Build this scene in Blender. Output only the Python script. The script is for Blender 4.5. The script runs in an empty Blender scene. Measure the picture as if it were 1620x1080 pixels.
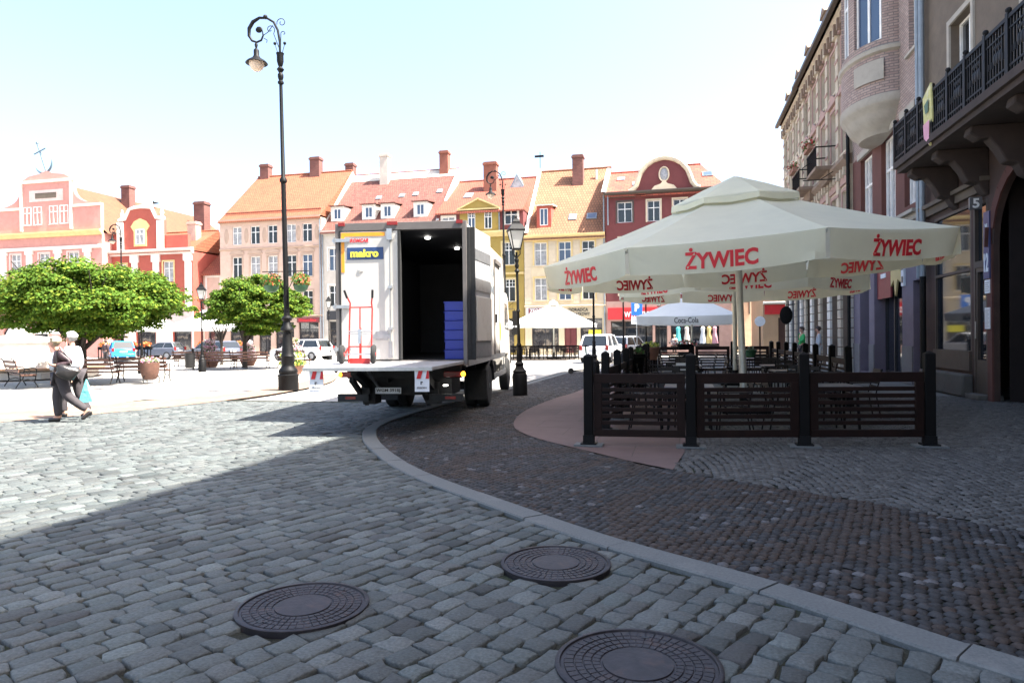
import bpy, bmesh, math, random
import numpy as np
from mathutils import Vector as V, Matrix, Euler
R = math.radians; PI = math.pi
random.seed(7); rng = np.random.default_rng(7)
SC = bpy.context.scene; COL = SC.collection

# ---------------- camera, sky, sun, exposure ----------------
yaw, pitch, roll = R(13.5), math.atan(7/1100), R(0.6)
F0 = V((-math.sin(yaw), math.cos(yaw), 0)); R0 = V((math.cos(yaw), math.sin(yaw), 0)); Z0 = V((0, 0, 1))
Fv = F0*math.cos(pitch)-Z0*math.sin(pitch); U0 = Z0*math.cos(pitch)+F0*math.sin(pitch)
Rv = R0*math.cos(roll)-U0*math.sin(roll); Uv = U0*math.cos(roll)+R0*math.sin(roll)
cd = bpy.data.cameras.new('camera'); cam = bpy.data.objects.new('camera', cd); COL.objects.link(cam)
cam.matrix_world = Matrix(((Rv.x, Uv.x, -Fv.x, 0), (Rv.y, Uv.y, -Fv.y, 0), (Rv.z, Uv.z, -Fv.z, 1.55), (0, 0, 0, 1)))
cd.sensor_width = 36; cd.lens = 1100/1620*36; cd.clip_end = 3000; cd.clip_start = .05
SC.camera = cam
SUN_EL, SUN_AZ = R(57), R(-6)          # azimuth from +X towards +Y
w = bpy.data.worlds.new('World'); SC.world = w; w.use_nodes = True
nt = w.node_tree; bg = nt.nodes['Background']; sky = nt.nodes.new('ShaderNodeTexSky')
sky.sky_type = 'NISHITA'; sky.sun_disc = False; sky.sun_elevation = SUN_EL; sky.sun_rotation = PI/2-SUN_AZ
sky.air_density = 1.0; sky.dust_density = 4.0; sky.ozone_density = .6
nt.links.new(sky.outputs[0], bg.inputs[0]); bg.inputs[1].default_value = 0.112
sl = bpy.data.lights.new('sun', 'SUN'); sl.energy = 5.0; sl.angle = R(.5); sl.color = (1, .95, .87)
so = bpy.data.objects.new('sun', sl); COL.objects.link(so)
so.rotation_mode = 'QUATERNION'
so.rotation_quaternion = V((math.cos(SUN_EL)*math.cos(SUN_AZ), math.cos(SUN_EL)*math.sin(SUN_AZ), math.sin(SUN_EL))).to_track_quat('Z', 'Y')
SC.view_settings.view_transform = 'Standard'; SC.view_settings.look = 'None'
SC.view_settings.exposure = 2.22; SC.view_settings.gamma = 1

# ---------------- materials ----------------
def mat(name, base, rough=.8, metal=0., nz=(3., .12), bump=None, spec=None, trans=0, col2=None, emis=None, kind=None, bs=(.25, .12), mortar=None, ms=.02, mottle=None, alpha=None, attr=False):
    """principled material; nz = (noise scale, amount) varies the colour; kind: brick/tile/plank laid in UV metres"""
    m = bpy.data.materials.new(name); m.use_nodes = True; n = m.node_tree; L = n.links.new; P = n.nodes['Principled BSDF']
    def N(t, **k):
        x = n.nodes.new(t)
        for a, b in k.items(): setattr(x, a, b)
        return x
    tc = N('ShaderNodeTexCoord'); src = tc.outputs['Object']
    P.inputs['Roughness'].default_value = rough; P.inputs['Metallic'].default_value = metal
    if spec is not None: P.inputs['Specular IOR Level'].default_value = spec
    c = N('ShaderNodeRGB'); c.outputs[0].default_value = (*base, 1); out = c.outputs[0]; hgt = None
    if attr:
        at = N('ShaderNodeAttribute', attribute_name='Col'); out = at.outputs['Color']
    if kind:
        b = N('ShaderNodeTexBrick'); L(tc.outputs['UV'], b.inputs['Vector'])
        b.offset = .5 if kind != 'plank' else .37
        b.inputs['Color1'].default_value = (*base, 1); b.inputs['Color2'].default_value = (*(col2 or [q*.72 for q in base]), 1)
        b.inputs['Mortar'].default_value = (*(mortar or [q*.5 for q in base]), 1)
        b.inputs['Scale'].default_value = 1; b.inputs['Brick Width'].default_value = bs[0]; b.inputs['Row Height'].default_value = bs[1]
        b.inputs['Mortar Size'].default_value = ms; b.inputs['Mortar Smooth'].default_value = .2
        out = b.outputs['Color']; hgt = b.outputs['Fac']
    if nz and nz[1] > 0:
        t = N('ShaderNodeTexNoise'); L(src, t.inputs['Vector']); t.inputs['Scale'].default_value = nz[0]; t.inputs['Detail'].default_value = 6; t.inputs['Roughness'].default_value = .65
        r = N('ShaderNodeMapRange'); L(t.outputs['Fac'], r.inputs[0]); r.inputs[1].default_value = .3; r.inputs[2].default_value = .7
        r.inputs[3].default_value = 1-nz[1]; r.inputs[4].default_value = 1+nz[1]
        x = N('ShaderNodeVectorMath', operation='SCALE'); L(out, x.inputs[0]); L(r.outputs[0], x.inputs['Scale']); out = x.outputs[0]
    if mottle:   # (scale, threshold, colour, amount) patches of another colour
        t = N('ShaderNodeTexNoise'); L(src, t.inputs['Vector']); t.inputs['Scale'].default_value = mottle[0]; t.inputs['Detail'].default_value = 8; t.inputs['Roughness'].default_value = .7
        r = N('ShaderNodeMapRange'); L(t.outputs['Fac'], r.inputs[0]); r.inputs[1].default_value = mottle[1]; r.inputs[2].default_value = mottle[1]+.12; r.inputs[4].default_value = mottle[3]
        x = N('ShaderNodeMix', data_type='RGBA'); L(r.outputs[0], x.inputs[0]); L(out, x.inputs[6]); x.inputs[7].default_value = (*mottle[2], 1); out = x.outputs[2]
    L(out, P.inputs['Base Color'])
    if bump:
        t = N('ShaderNodeTexNoise'); L(src, t.inputs['Vector']); t.inputs['Scale'].default_value = bump[0]; t.inputs['Detail'].default_value = 5
        bb = N('ShaderNodeBump'); L(t.outputs['Fac'], bb.inputs['Height']); bb.inputs['Strength'].default_value = bump[1]; bb.inputs['Distance'].default_value = bump[2]
        L(bb.outputs[0], P.inputs['Normal'])
        if hgt:
            b2 = N('ShaderNodeBump', invert=True); L(hgt, b2.inputs['Height']); b2.inputs['Distance'].default_value = .012; b2.inputs['Strength'].default_value = .8
            L(bb.outputs[0], b2.inputs['Normal']); L(b2.outputs[0], P.inputs['Normal'])
    if emis: P.inputs['Emission Color'].default_value = (*emis[0], 1); P.inputs['Emission Strength'].default_value = emis[1]
    if trans:    # thin cloth or leaf: light shines through
        tr = N('ShaderNodeBsdfTranslucent'); L(out, tr.inputs['Color']); mx = N('ShaderNodeMixShader'); mx.inputs[0].default_value = trans
        L(P.outputs[0], mx.inputs[1]); L(tr.outputs[0], mx.inputs[2]); L(mx.outputs[0], n.nodes['Material Output'].inputs['Surface'])
    return m
M = {}
def mk(name, *a, **k): M[name] = mat(name, *a, **k)
mk('iron', (.004, .004, .0045), .55, .0, spec=.2, nz=(9, .3), bump=(40, .25, .004))
mk('black', (.008, .008, .009), .5, nz=(8, .2))
mk('rubber', (.018, .018, .018), .85, nz=(20, .25))
mk('rim', (.35, .35, .36), .4, .7)
mk('steel', (.42, .43, .44), .38, .85, nz=(7, .15))
mk('aluplate', (.42, .42, .43), .5, .35, nz=(5, .15), mottle=(2.5, .58, (.25, .24, .23), .5), bump=(60, .3, .003))
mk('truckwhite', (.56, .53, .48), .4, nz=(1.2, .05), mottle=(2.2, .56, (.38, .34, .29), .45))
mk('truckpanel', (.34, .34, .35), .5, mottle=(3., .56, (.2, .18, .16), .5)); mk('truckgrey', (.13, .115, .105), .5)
mk('chassis', (.02, .02, .022), .7, nz=(6, .4))
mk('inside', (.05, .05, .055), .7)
mk('blueplastic', (.012, .03, .3), .4, nz=(2, .15))
mk('redpaint', (.55, .03, .025), .35)
mk('orange', (.85, .33, .02), .5)
mk('navy', (.02, .055, .16), .45)
mk('yellow', (.8, .72, .06), .5)
mk('white', (.8, .8, .8), .5)
mk('paper', (.7, .72, .75), .8)
mk('redtext', (.62, .02, .03), .6)
mk('lampglass', (.75, .74, .7), .25, trans=.4, nz=None)
mk('lampwarm', (.75, .62, .5), .25, trans=.3, nz=None)
mk('amber_lit', (.9, .35, .02), .4, emis=((1, .36, .02), 1.6))
mk('redlens', (.25, .012, .01), .25)
mk('pinlight', (1, 1, 1), .4, emis=((1, .97, .9), 6))
mk('glass', (.012, .016, .022), .04, spec=.7, nz=None)
mk('glass_sky', (.05, .08, .14), .05, spec=.8, nz=None)  # blue base colour imitates sky reflected in the panes
mk('glass_shop', (.03, .03, .035), .06, spec=.7, nz=(3, .6), mottle=(1.6, .52, (.32, .26, .2), .8)); mk('banner', (.5, .47, .2), .85, mottle=(5, .5, (.6, .58, .45), .8)); mk('glass_curtain', (.3, .3, .31), .15, spec=.6, nz=(2.5, .5))
mk('carglass', (.02, .025, .03), .05, spec=.7, nz=None)
mk('winwhite', (.78, .77, .75), .45)
mk('darkwood', (.012, .0045, .003), .6, spec=.2, nz=(6, .4), bump=(30, .3, .004))
mk('blackwood', (.003, .0025, .0025), .6, spec=.15, nz=(6, .4))
mk('benchwood', (.10, .045, .03), .55, nz=(9, .3))
mk('canvas', (.77, .75, .58), .85, trans=.35, nz=(1.6, .05), bump=(300, .2, .002))
mk('canvas_white', (.78, .80, .78), .8, trans=.25, nz=(2, .04))
mk('polealu', (.55, .54, .48), .4, .3)
mk('granite', (.12, .127, .125), .85, nz=(60, .25), bump=(90, .4, .003), mottle=(2, .55, (.2, .2, .19), .5))
mk('setts', (.2, .2, .2), .75, attr=True, nz=(55, .42), bump=(60, .9, .006), mottle=(9, .56, (.045, .045, .038), .5))
mk('mosaic', (.2, .2, .2), .75, attr=True, nz=(40, .35), bump=(60, .6, .004))
mk('bed', (.02, .021, .013), .95, nz=(5, .5), mottle=(1.3, .5, (.018, .03, .008), .8), bump=(80, .8, .01))
mk('pinkslab', (.125, .082, .075), .8, nz=(2.5, .15), kind='brick', bs=(1.2, .9), mortar=(.08, .06, .05), ms=.008, col2=(.105, .07, .062), bump=(80, .3, .003))
mk('plaza', (.34, .33, .30), .85, nz=(.5, .12), kind='brick', bs=(.21, .14), mortar=(.22, .20, .17), ms=.012, col2=(.36, .34, .32), bump=(30, .5, .01))
mk('redsetts', (.24, .17, .125), .85, nz=(1.5, .2), kind='brick', bs=(.1, .1), mortar=(.22, .15, .1), ms=.01, col2=(.2, .13, .095), bump=(30, .5, .01))
mk('castiron', (.036, .031, .034), .5, .5, nz=(14, .35), bump=(60, .5, .003), mottle=(6, .55, (.085, .05, .04), .7))
def roofm(name, c, c2, mottle=None, bs=(.22, .33)): mk(name, c, .75, kind='tile', bs=bs, col2=c2, mortar=[q*.45 for q in c], ms=.035, nz=(.9, .14), mottle=mottle, bump=(8, .3, .02))
roofm('roof_orange', (.32, .1, .045), (.26, .078, .036))
roofm('roof_old', (.23, .078, .055), (.12, .04, .032), mottle=(3.5, .5, (.12, .06, .045), .65))
roofm('roof_red', (.29, .075, .04), (.23, .058, .032))
roofm('roof_amber', (.19, .075, .032), (.155, .06, .026)); roofm('roof_yellow', (.29, .132, .064), (.235, .1, .048), bs=(.25, .36))
roofm('roof_redgrid', (.36, .078, .04), (.22, .048, .03), bs=(.5, .42))
def plaster(name, c, am=.07, **k): mk(name, [q*.92 for q in c], .88, nz=(2.2, am+.05), bump=(25, .25, .006), mottle=(.55, .52, tuple(q*.66 for q in c), .4), **k)
plaster('pink', (.55, .26, .22)); plaster('pinktrim', (.62, .50, .46)); plaster('deepred', (.38, .085, .06))
plaster('peach', (.56, .40, .32)); plaster('peachdark', (.42, .30, .23)); plaster('greige', (.52, .47, .41))
plaster('ochre', (.34, .24, .06)); plaster('ochre_light', (.60, .47, .22)); plaster('cream', (.64, .53, .36)); plaster('yellowtrim', (.64, .48, .22))
plaster('maroon', (.16, .042, .042)); plaster('creamtrim', (.62, .52, .38)); plaster('whitewall', (.75, .71, .65)); plaster('rosewall', (.42, .27, .23))
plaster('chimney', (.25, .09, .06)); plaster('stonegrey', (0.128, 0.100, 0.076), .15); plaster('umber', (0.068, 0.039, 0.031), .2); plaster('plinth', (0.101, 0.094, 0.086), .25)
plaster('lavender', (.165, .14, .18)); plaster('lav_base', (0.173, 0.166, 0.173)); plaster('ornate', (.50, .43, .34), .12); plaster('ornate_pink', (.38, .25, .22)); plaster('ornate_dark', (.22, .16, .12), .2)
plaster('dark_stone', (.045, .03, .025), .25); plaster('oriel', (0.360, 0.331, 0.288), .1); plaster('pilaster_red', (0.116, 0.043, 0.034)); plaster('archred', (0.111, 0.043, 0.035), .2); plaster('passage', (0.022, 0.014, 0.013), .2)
mk('brickwall', (.36, .27, .24), .85, kind='brick', bs=(.26, .085), col2=(.28, .20, .18), mortar=(.16, .14, .13), ms=.012, nz=(1.2, .15), bump=(40, .3, .004))
mk('brickchim', (.20, .075, .06), .85, kind='brick', bs=(.26, .085), col2=(.14, .055, .045), mortar=(.1, .06, .05), ms=.012, nz=(1.2, .15))
mk('tan', (.42, .28, .17), .8, nz=(1, .1)); mk('door_dark', (.05, .022, .015), .6)
mk('zinc', (.22, .25, .28), .5, .4, nz=(3, .15)); mk('gutterbrown', (.06, .045, .035), .6)
mk('signred', (.62, .025, .03), .5); mk('signmaroon', (.20, .03, .035), .5); mk('signblue', (.03, .16, .55), .4); mk('signdark', (.02, .02, .025), .4)
mk('numblue', (.05, .065, .17), .4); mk('lightbox', (.12, .12, .125), .4)
mk('skin', (.50, .27, .19), .6, nz=(8, .06)); mk('hair_pale', (.42, .33, .22), .7, nz=(12, .15)); mk('hair_white', (.45, .43, .4), .7, nz=(12, .1)); mk('hair_dark', (.04, .025, .02), .6)
mk('jacket', (.035, .018, .022), .5, nz=(8, .3), bump=(14, .7, .02)); mk('trouser', (.04, .034, .038), .8, nz=(6, .2), bump=(10, .6, .02)); mk('shirt_white', (.45, .48, .52), .8, bump=(9, .5, .02)); mk('shirt_green', (.03, .34, .10), .8)
mk('shoe', (.02, .018, .018), .4); mk('bag_leather', (.02, .018, .018), .3, bump=(10, .7, .02)); mk('bag_blue', (.16, .55, .60), .6, bump=(10, .8, .03)); mk('jeans', (.05, .06, .1), .8); mk('cloth_pink', (.6, .3, .4), .8)
mk('carblue', (.03, .25, .60), .25); mk('carwhite', (.75, .75, .75), .25); mk('cargrey', (.10, .11, .14), .3); mk('carblack', (.03, .03, .035), .25); mk('carsilver', (.55, .56, .58), .3)
mk('scootergreen', (.02, .14, .08), .4); mk('terracotta', (.26, .13, .09), .8); mk('potgreen', (.03, .10, .05), .5); mk('soil', (.03, .02, .015), .95)
mk('bark', (.045, .035, .028), .9, nz=(10, .3), bump=(14, .8, .03))
mk('leaf', (.07, .13, .02), .7, attr=True, trans=.28, nz=None, spec=.15)
mk('petal', (.5, .1, .1), .6, attr=True, trans=.2, nz=None)
mk('darkchair', (.02, .014, .012), .5); mk('tabletop', (.10, .10, .11), .35); mk('tabletop_dark', (.03, .02, .016), .4)
mk('stonewhite', (.62, .60, .56), .8, nz=(2, .1)); mk('benchorange', (.42, .24, .14), .7)
mk('anchor', (.05, .09, .12), .5); mk('clockface', (.6, .6, .6), .5)

# ---------------- mesh helpers ----------------
def tag(o, label=None, cat=None, group=None, kind=None):
    for k, v in (('label', label), ('category', cat), ('group', group), ('kind', kind)):
        if v: o[k] = v
    return o
def empty(name, loc, rz=0, label=None, cat=None, group=None):
    o = bpy.data.objects.new(name, None); COL.objects.link(o); o.location = loc; o.rotation_euler = (0, 0, rz); o.empty_display_size = .2
    return tag(o, label, cat, group)
def kids(o): return [c for c in bpy.data.objects if c.parent == o]
def copy_tree(o, parent=None):
    c = o.copy(); COL.objects.link(c); c.parent = parent
    for ch in KIDS.get(o.name, []): copy_tree(ch, c)
    return c
KIDS = {}
def link(name, me, mats, parent=None, kind=None):
    o = bpy.data.objects.new(name, me); COL.objects.link(o)
    if parent: o.parent = parent; KIDS.setdefault(parent.name, []).append(o)
    if kind: o['kind'] = kind
    return o
def boxuv(me):
    n = len(me.loops)
    if not n: return
    uv = me.uv_layers.new(name='UVMap')
    co = np.empty(len(me.vertices)*3); me.vertices.foreach_get('co', co); co = co.reshape(-1, 3)
    nr = np.empty(len(me.polygons)*3); me.polygons.foreach_get('normal', nr); nr = nr.reshape(-1, 3)
    lt = np.empty(len(me.polygons), int); me.polygons.foreach_get('loop_total', lt)
    vi = np.empty(n, int); me.loops.foreach_get('vertex_index', vi)
    nl = np.repeat(nr, lt, axis=0); p = co[vi]
    t = np.cross([0, 0, 1.], nl); ln = np.linalg.norm(t, axis=1); flat = ln < .02
    t[flat] = (1, 0, 0); ln[flat] = 1; t /= ln[:, None]; b = np.cross(nl, t)
    uv.data.foreach_set('uv', np.stack([(p*t).sum(1), (p*b).sum(1)], 1).ravel())
class MB:
    def __init__(s): s.v = []; s.f = []; s.m = []; s.T = Matrix()
    def add(s, vs, fs, mi=0):
        o = len(s.v); s.v += [tuple(s.T@V(p)) for p in vs]; s.f += [tuple(i+o for i in f) for f in fs]; s.m += [mi]*len(fs); return s
    def box(s, x0, y0, z0, x1, y1, z1, mi=0):
        if x0 > x1: x0, x1 = x1, x0
        if y0 > y1: y0, y1 = y1, y0
        if z0 > z1: z0, z1 = z1, z0
        return s.add([(x0, y0, z0), (x1, y0, z0), (x1, y1, z0), (x0, y1, z0), (x0, y0, z1), (x1, y0, z1), (x1, y1, z1), (x0, y1, z1)],
                     [(3, 2, 1, 0), (4, 5, 6, 7), (0, 1, 5, 4), (1, 2, 6, 5), (2, 3, 7, 6), (3, 0, 4, 7)], mi)
    def bar(s, a, b, w, h, mi=0, up=(0, 0, 1)):
        a, b = V(a), V(b); d = (b-a); L = d.length; d.normalize(); u = V(up)
        if abs(d.dot(u)) > .98: u = V((0, 1, 0))
        x = d.cross(u).normalized(); u = x.cross(d)
        vs = []
        for p in (a, b):
            for sx, sy in ((-1, -1), (1, -1), (1, 1), (-1, 1)): vs.append(p+x*sx*w/2+u*sy*h/2)
        return s.add(vs, [(0, 1, 2, 3), (7, 6, 5, 4), (0, 4, 5, 1), (1, 5, 6, 2), (2, 6, 7, 3), (3, 7, 4, 0)], mi)
    def tube(s, pts, r, n=8, mi=0, closed=False):
        pts = [V(p) for p in pts]; k = len(pts); r = [r]*k if isinstance(r, (int, float)) else r
        vs = []; t0 = (pts[1]-pts[0]).normalized(); u = t0.orthogonal().normalized()
        for i, p in enumerate(pts):
            t = (pts[min(i+1, k-1)]-pts[max(i-1, 0)])
            if closed: t = pts[(i+1) % k]-pts[(i-1) % k]
            t.normalize(); u = (u-t*u.dot(t)).normalized(); w_ = t.cross(u)
            vs += [p+(u*math.cos(2*PI*j/n)+w_*math.sin(2*PI*j/n))*r[i] for j in range(n)]
        fs = []
        for i in range(k if closed else k-1):
            a, b = i*n, ((i+1) % k)*n
            fs += [(a+j, a+(j+1) % n, b+(j+1) % n, b+j) for j in range(n)]
        if not closed: fs += [tuple(range(n-1, -1, -1)), tuple(range((k-1)*n, k*n))]
        return s.add(vs, fs, mi)
    def lathe(s, prof, n=16, c=(0, 0, 0), mi=0, rot=0):
        vs = []; fs = []
        for r, z in prof: vs += [(c[0]+r*math.cos(2*PI*j/n+rot), c[1]+r*math.sin(2*PI*j/n+rot), c[2]+z) for j in range(n)]
        for i in range(len(prof)-1): fs += [(i*n+j, i*n+(j+1) % n, (i+1)*n+(j+1) % n, (i+1)*n+j) for j in range(n)]
        fs += [tuple(range(n-1, -1, -1)), tuple(range((len(prof)-1)*n, len(prof)*n))]
        return s.add(vs, fs, mi)
    def prism(s, poly, y0, y1, mi=0, side=None):      # poly in x,z extruded along y
        n = len(poly); vs = [(x, y0, z) for x, z in poly]+[(x, y1, z) for x, z in poly]
        fs = [tuple(range(n)), tuple(range(2*n-1, n-1, -1))]+[(i, i+n, (i+1) % n+n, (i+1) % n) for i in range(n)]
        return s.add(vs, fs, mi)
    def ball(s, c, r, n=10, mi=0, sc=(1, 1, 1)):
        vs = []; fs = []; k = n//2+1
        for i in range(1, k): 
            th = PI*i/k
            vs += [(c[0]+r*sc[0]*math.sin(th)*math.cos(2*PI*j/n), c[1]+r*sc[1]*math.sin(th)*math.sin(2*PI*j/n), c[2]+r*sc[2]*math.cos(th)) for j in range(n)]
        for i in range(k-2): fs += [(i*n+j, (i+1)*n+j, (i+1)*n+(j+1) % n, i*n+(j+1) % n) for j in range(n)]
        a = len(vs); vs += [(c[0], c[1], c[2]+r*sc[2]), (c[0], c[1], c[2]-r*sc[2])]
        fs += [(j, (j+1) % n, a) for j in range(n)]+[((k-2)*n+(j+1) % n, (k-2)*n+j, a+1) for j in range(n)]
        return s.add(vs, fs, mi)
    def mesh(s, name, mats, smooth=True, ang=35):
        me = bpy.data.meshes.new(name); me.from_pydata(s.v, [], s.f)
        for m_ in (mats if isinstance(mats, (list, tuple)) else [mats]): me.materials.append(M[m_])
        me.polygons.foreach_set('material_index', s.m); me.update(); boxuv(me)
        if smooth: me.shade_smooth(); me.set_sharp_from_angle(angle=R(ang))
        return me
    def build(s, name, mats, parent=None, bevel=0, kind=None, smooth=True):
        o = link(name, s.mesh(name, mats, smooth), mats, parent, kind)
        if bevel:
            b = o.modifiers.new('bevel', 'BEVEL'); b.width = bevel; b.segments = 2; b.limit_method = 'ANGLE'; b.angle_limit = R(40)
        return o
def np_mesh(name, verts, faces, mats, cols=None, parent=None, kind=None, smooth=False):
    """verts (n,3), faces (m,k) equal-size faces or list of such arrays; cols per face"""
    if not isinstance(faces, list): faces = [faces]
    me = bpy.data.meshes.new(name); nf = sum(len(f) for f in faces); nl = sum(f.size for f in faces)
    me.vertices.add(len(verts)); me.vertices.foreach_set('co', np.asarray(verts, np.float32).ravel())
    me.loops.add(nl); me.loops.foreach_set('vertex_index', np.concatenate([f.ravel() for f in faces]).astype(np.int32))
    lt = np.concatenate([np.full(len(f), f.shape[1]) for f in faces]); ls = np.concatenate([[0], np.cumsum(lt)[:-1]])
    me.polygons.add(nf); me.polygons.foreach_set('loop_start', ls.astype(np.int32)); me.polygons.foreach_set('loop_total', lt.astype(np.int32))
    me.update(calc_edges=True); me.validate()
    if cols is not None:
        a = me.color_attributes.new('Col', 'FLOAT_COLOR', 'CORNER')
        c = np.ones((nl, 4), np.float32); c[:, :3] = np.repeat(cols, lt, axis=0); a.data.foreach_set('color', c.ravel())
    me.materials.append(M[mats])
    if smooth: me.shade_smooth()
    return link(name, me, mats, parent, kind)
_tc = {}
def text_geo(txt, bold=0., ext=.02, shear=0.):
    """filled letters as raw verts/faces, normalised to height 1 (x from 0 to aspect)"""
    key = (txt, bold, ext, shear)
    if key in _tc: return _tc[key]
    c = bpy.data.curves.new('t', 'FONT'); c.body = txt; c.size = 1; c.offset = bold; c.extrude = ext; c.shear = shear; c.resolution_u = 3
    o = bpy.data.objects.new('t', c); COL.objects.link(o)
    dg = bpy.context.evaluated_depsgraph_get(); me = bpy.data.meshes.new_from_object(o.evaluated_get(dg))
    v = np.array([tuple(p.co) for p in me.vertices]); f = [tuple(p.vertices) for p in me.polygons]
    bpy.data.objects.remove(o); bpy.data.curves.remove(c); bpy.data.meshes.remove(me)
    v[:, 0] -= v[:, 0].min(); v[:, 1] -= v[:, 1].min(); v[:, 0] /= v[:, 0].max(); v[:, 1] /= v[:, 1].max()
    v[:, 2] = np.sign(v[:, 2]); _tc[key] = (v, f); return v, f
def add_text(mb, txt, x0, x1, z0, z1, y, th=.006, mi=0, bold=0., shear=0., plane='xz'):
    """letters standing in the x-z plane facing -y"""
    v, f = text_geo(txt, bold, .02, shear)
    mb.add([(x0+(x1-x0)*a, y-(c+1)/2*th, z0+(z1-z0)*b) for a, b, c in v], f, mi)
def inpoly(px, py, poly):
    r = np.zeros(len(px), bool); n = len(poly)
    for i in range(n):
        x0, y0 = poly[i]; x1, y1 = poly[(i+1) % n]
        c = ((y0 > py) != (y1 > py)); r ^= c & (px < (x1-x0)*(py-y0)/((y1-y0) or 1e-9)+x0)
    return r
# ---------------- ground, paving ----------------
g = MB(); S = 600
g.box(-S, -S, -.6, S, S, -.05); g.build('ground', 'plaza', kind='structure')
KO = [(1.47, 3.51), (1.23, 3.68), (.45, 4.38), (-.52, 5.07), (-1.49, 5.92), (-3.03, 7.4), (-4.17, 8.9), (-4.92, 10.2), (-5.38, 11.52), (-5.5, 13.6), (-5.35, 17), (-5.0, 22), (-4.75, 31)]
def smooth_line(P, step=.25):
    P = [V((*p, 0)) for p in P]; P = [P[0]*2-P[1]]+P+[P[-1]*2-P[-2]]; out = []
    for i in range(1, len(P)-2):
        a, b, c, d = P[i-1:i+3]; n = max(2, int((c-b).length/step))
        for k in range(n):
            t = k/n; out.append(.5*((2*b)+(c-a)*t+(2*a-5*b+4*c-d)*t*t+(3*b-a-3*c+d)*t**3))
    out.append(P[-2]); return out
KO = [(6.0, -.6), (3.6, 1.62)]+KO
kl = smooth_line(KO, .2)
def offs(line, d):
    o = []
    for i, p in enumerate(line):
        t = (line[min(i+1, len(line)-1)]-line[max(i-1, 0)]).normalized(); o.append(p+V((t.y, -t.x, 0))*d)
    return o
KW = .23
ki = offs(kl, KW)
road_poly = [(p.x, p.y) for p in kl]+[(-5, 60), (-60, 60), (-60, -12), (6, -12)]
L2 = [(7.5, 2.0), (4.2, 4.5), (2.6, 6.17), (1.8, 6.89), (-.08, 8.22), (-1.26, 9.42), (-2.26, 10.6), (-2.85, 11.92), (-3.15, 14.19), (-3.05, 17.2), (-2.75, 20.4), (-2.6, 31)]
l2 = smooth_line(L2, .3)
mos_poly = [(p.x, p.y) for p in ki]+[(p.x, p.y) for p in reversed(l2)]
slab_poly = [(-.08, 8.22), (.12, 10.04), (.3, 12.0), (.3, 31), (-2.6, 31)]+[(p.x, p.y) for p in reversed(l2) if p.x < -.1 and p.y > 8.2]
fan_poly = [(p.x, p.y) for p in l2 if p.y < 8.3]+[(.12, 10.04), (.3, 12), (.3, 31), (9, 31), (9, 0)]
def sheet(name, poly, z, m, top=None):
    me = bpy.data.meshes.new(name); bm = bmesh.new(); vs = [bm.verts.new((x, y, z)) for x, y in poly]; f = bm.faces.new(vs)
    if f.normal.z < 0 or True:
        bm.normal_update()
        if f.normal.z < 0: f.normal_flip()
    bmesh.ops.triangulate(bm, faces=bm.faces[:]); bm.to_mesh(me); bm.free(); me.materials.append(M[m]); boxuv(me)
    return link(name, me, m, kind='structure')
sheet('joint_bed', [(-14, -2), (9, -2), (9, 31), (-5.0, 31), (-5.4, 16), (-14, 16)], -.022, 'bed')
# kerb: granite stones about a metre long
kb = MB(); acc = 0; i0 = 0
for i in range(1, len(kl)):
    acc += (kl[i]-kl[i-1]).length
    if acc > 1.0 or i == len(kl)-1:
        a = [kl[j] for j in range(i0, i+1)]; b = [ki[j] for j in range(i0, i+1)]
        t0 = (a[1]-a[0]).normalized()*.006; t1 = (a[-1]-a[-2]).normalized()*.006
        a[0] = a[0]+t0; b[0] = b[0]+t0; a[-1] = a[-1]-t1; b[-1] = b[-1]-t1
        n = len(a); dz = random.uniform(-.004, .004)+.02; e = .012
        top = []; mid = []
        for p, q in zip(a, b):
            d = (q-p).normalized()*e; top.append((p+d+V((0, 0, dz)), q-d+V((0, 0, dz)))); mid.append((p+V((0, 0, dz-.012)), q+V((0, 0, dz-.012))))
        vs = [x for tq in top for x in tq]+[x for tq in mid for x in tq]+[x+V((0, 0, -.06)) for tq in mid for x in tq]
        fs = []
        for k in range(n-1):
            fs += [(2*k, 2*k+1, 2*k+3, 2*k+2)]
            for o in (0, 2*n): fs += [(2*k+o, 2*k+2+o, 2*k+2+o+2*n, 2*k+o+2*n), (2*k+1+o, 2*k+1+o+2*n, 2*k+3+o+2*n, 2*k+3+o)]
        for o in (0, 2*n): fs += [(o, o+2*n, o+2*n+1, o+1), (2*n-2+o, 2*n-1+o, 4*n-1+o, 4*n-2+o)]
        kb.add(vs, fs); acc = 0; i0 = i
kb.build('kerb', 'granite', kind='structure', smooth=False)
sheet('pink_granite_paving', slab_poly, .004, 'pinkslab')
holes = [(-2.13, 3.62, .375), (-.83, 4.67, .375), (-.20, 3.30, .39)]
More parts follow.
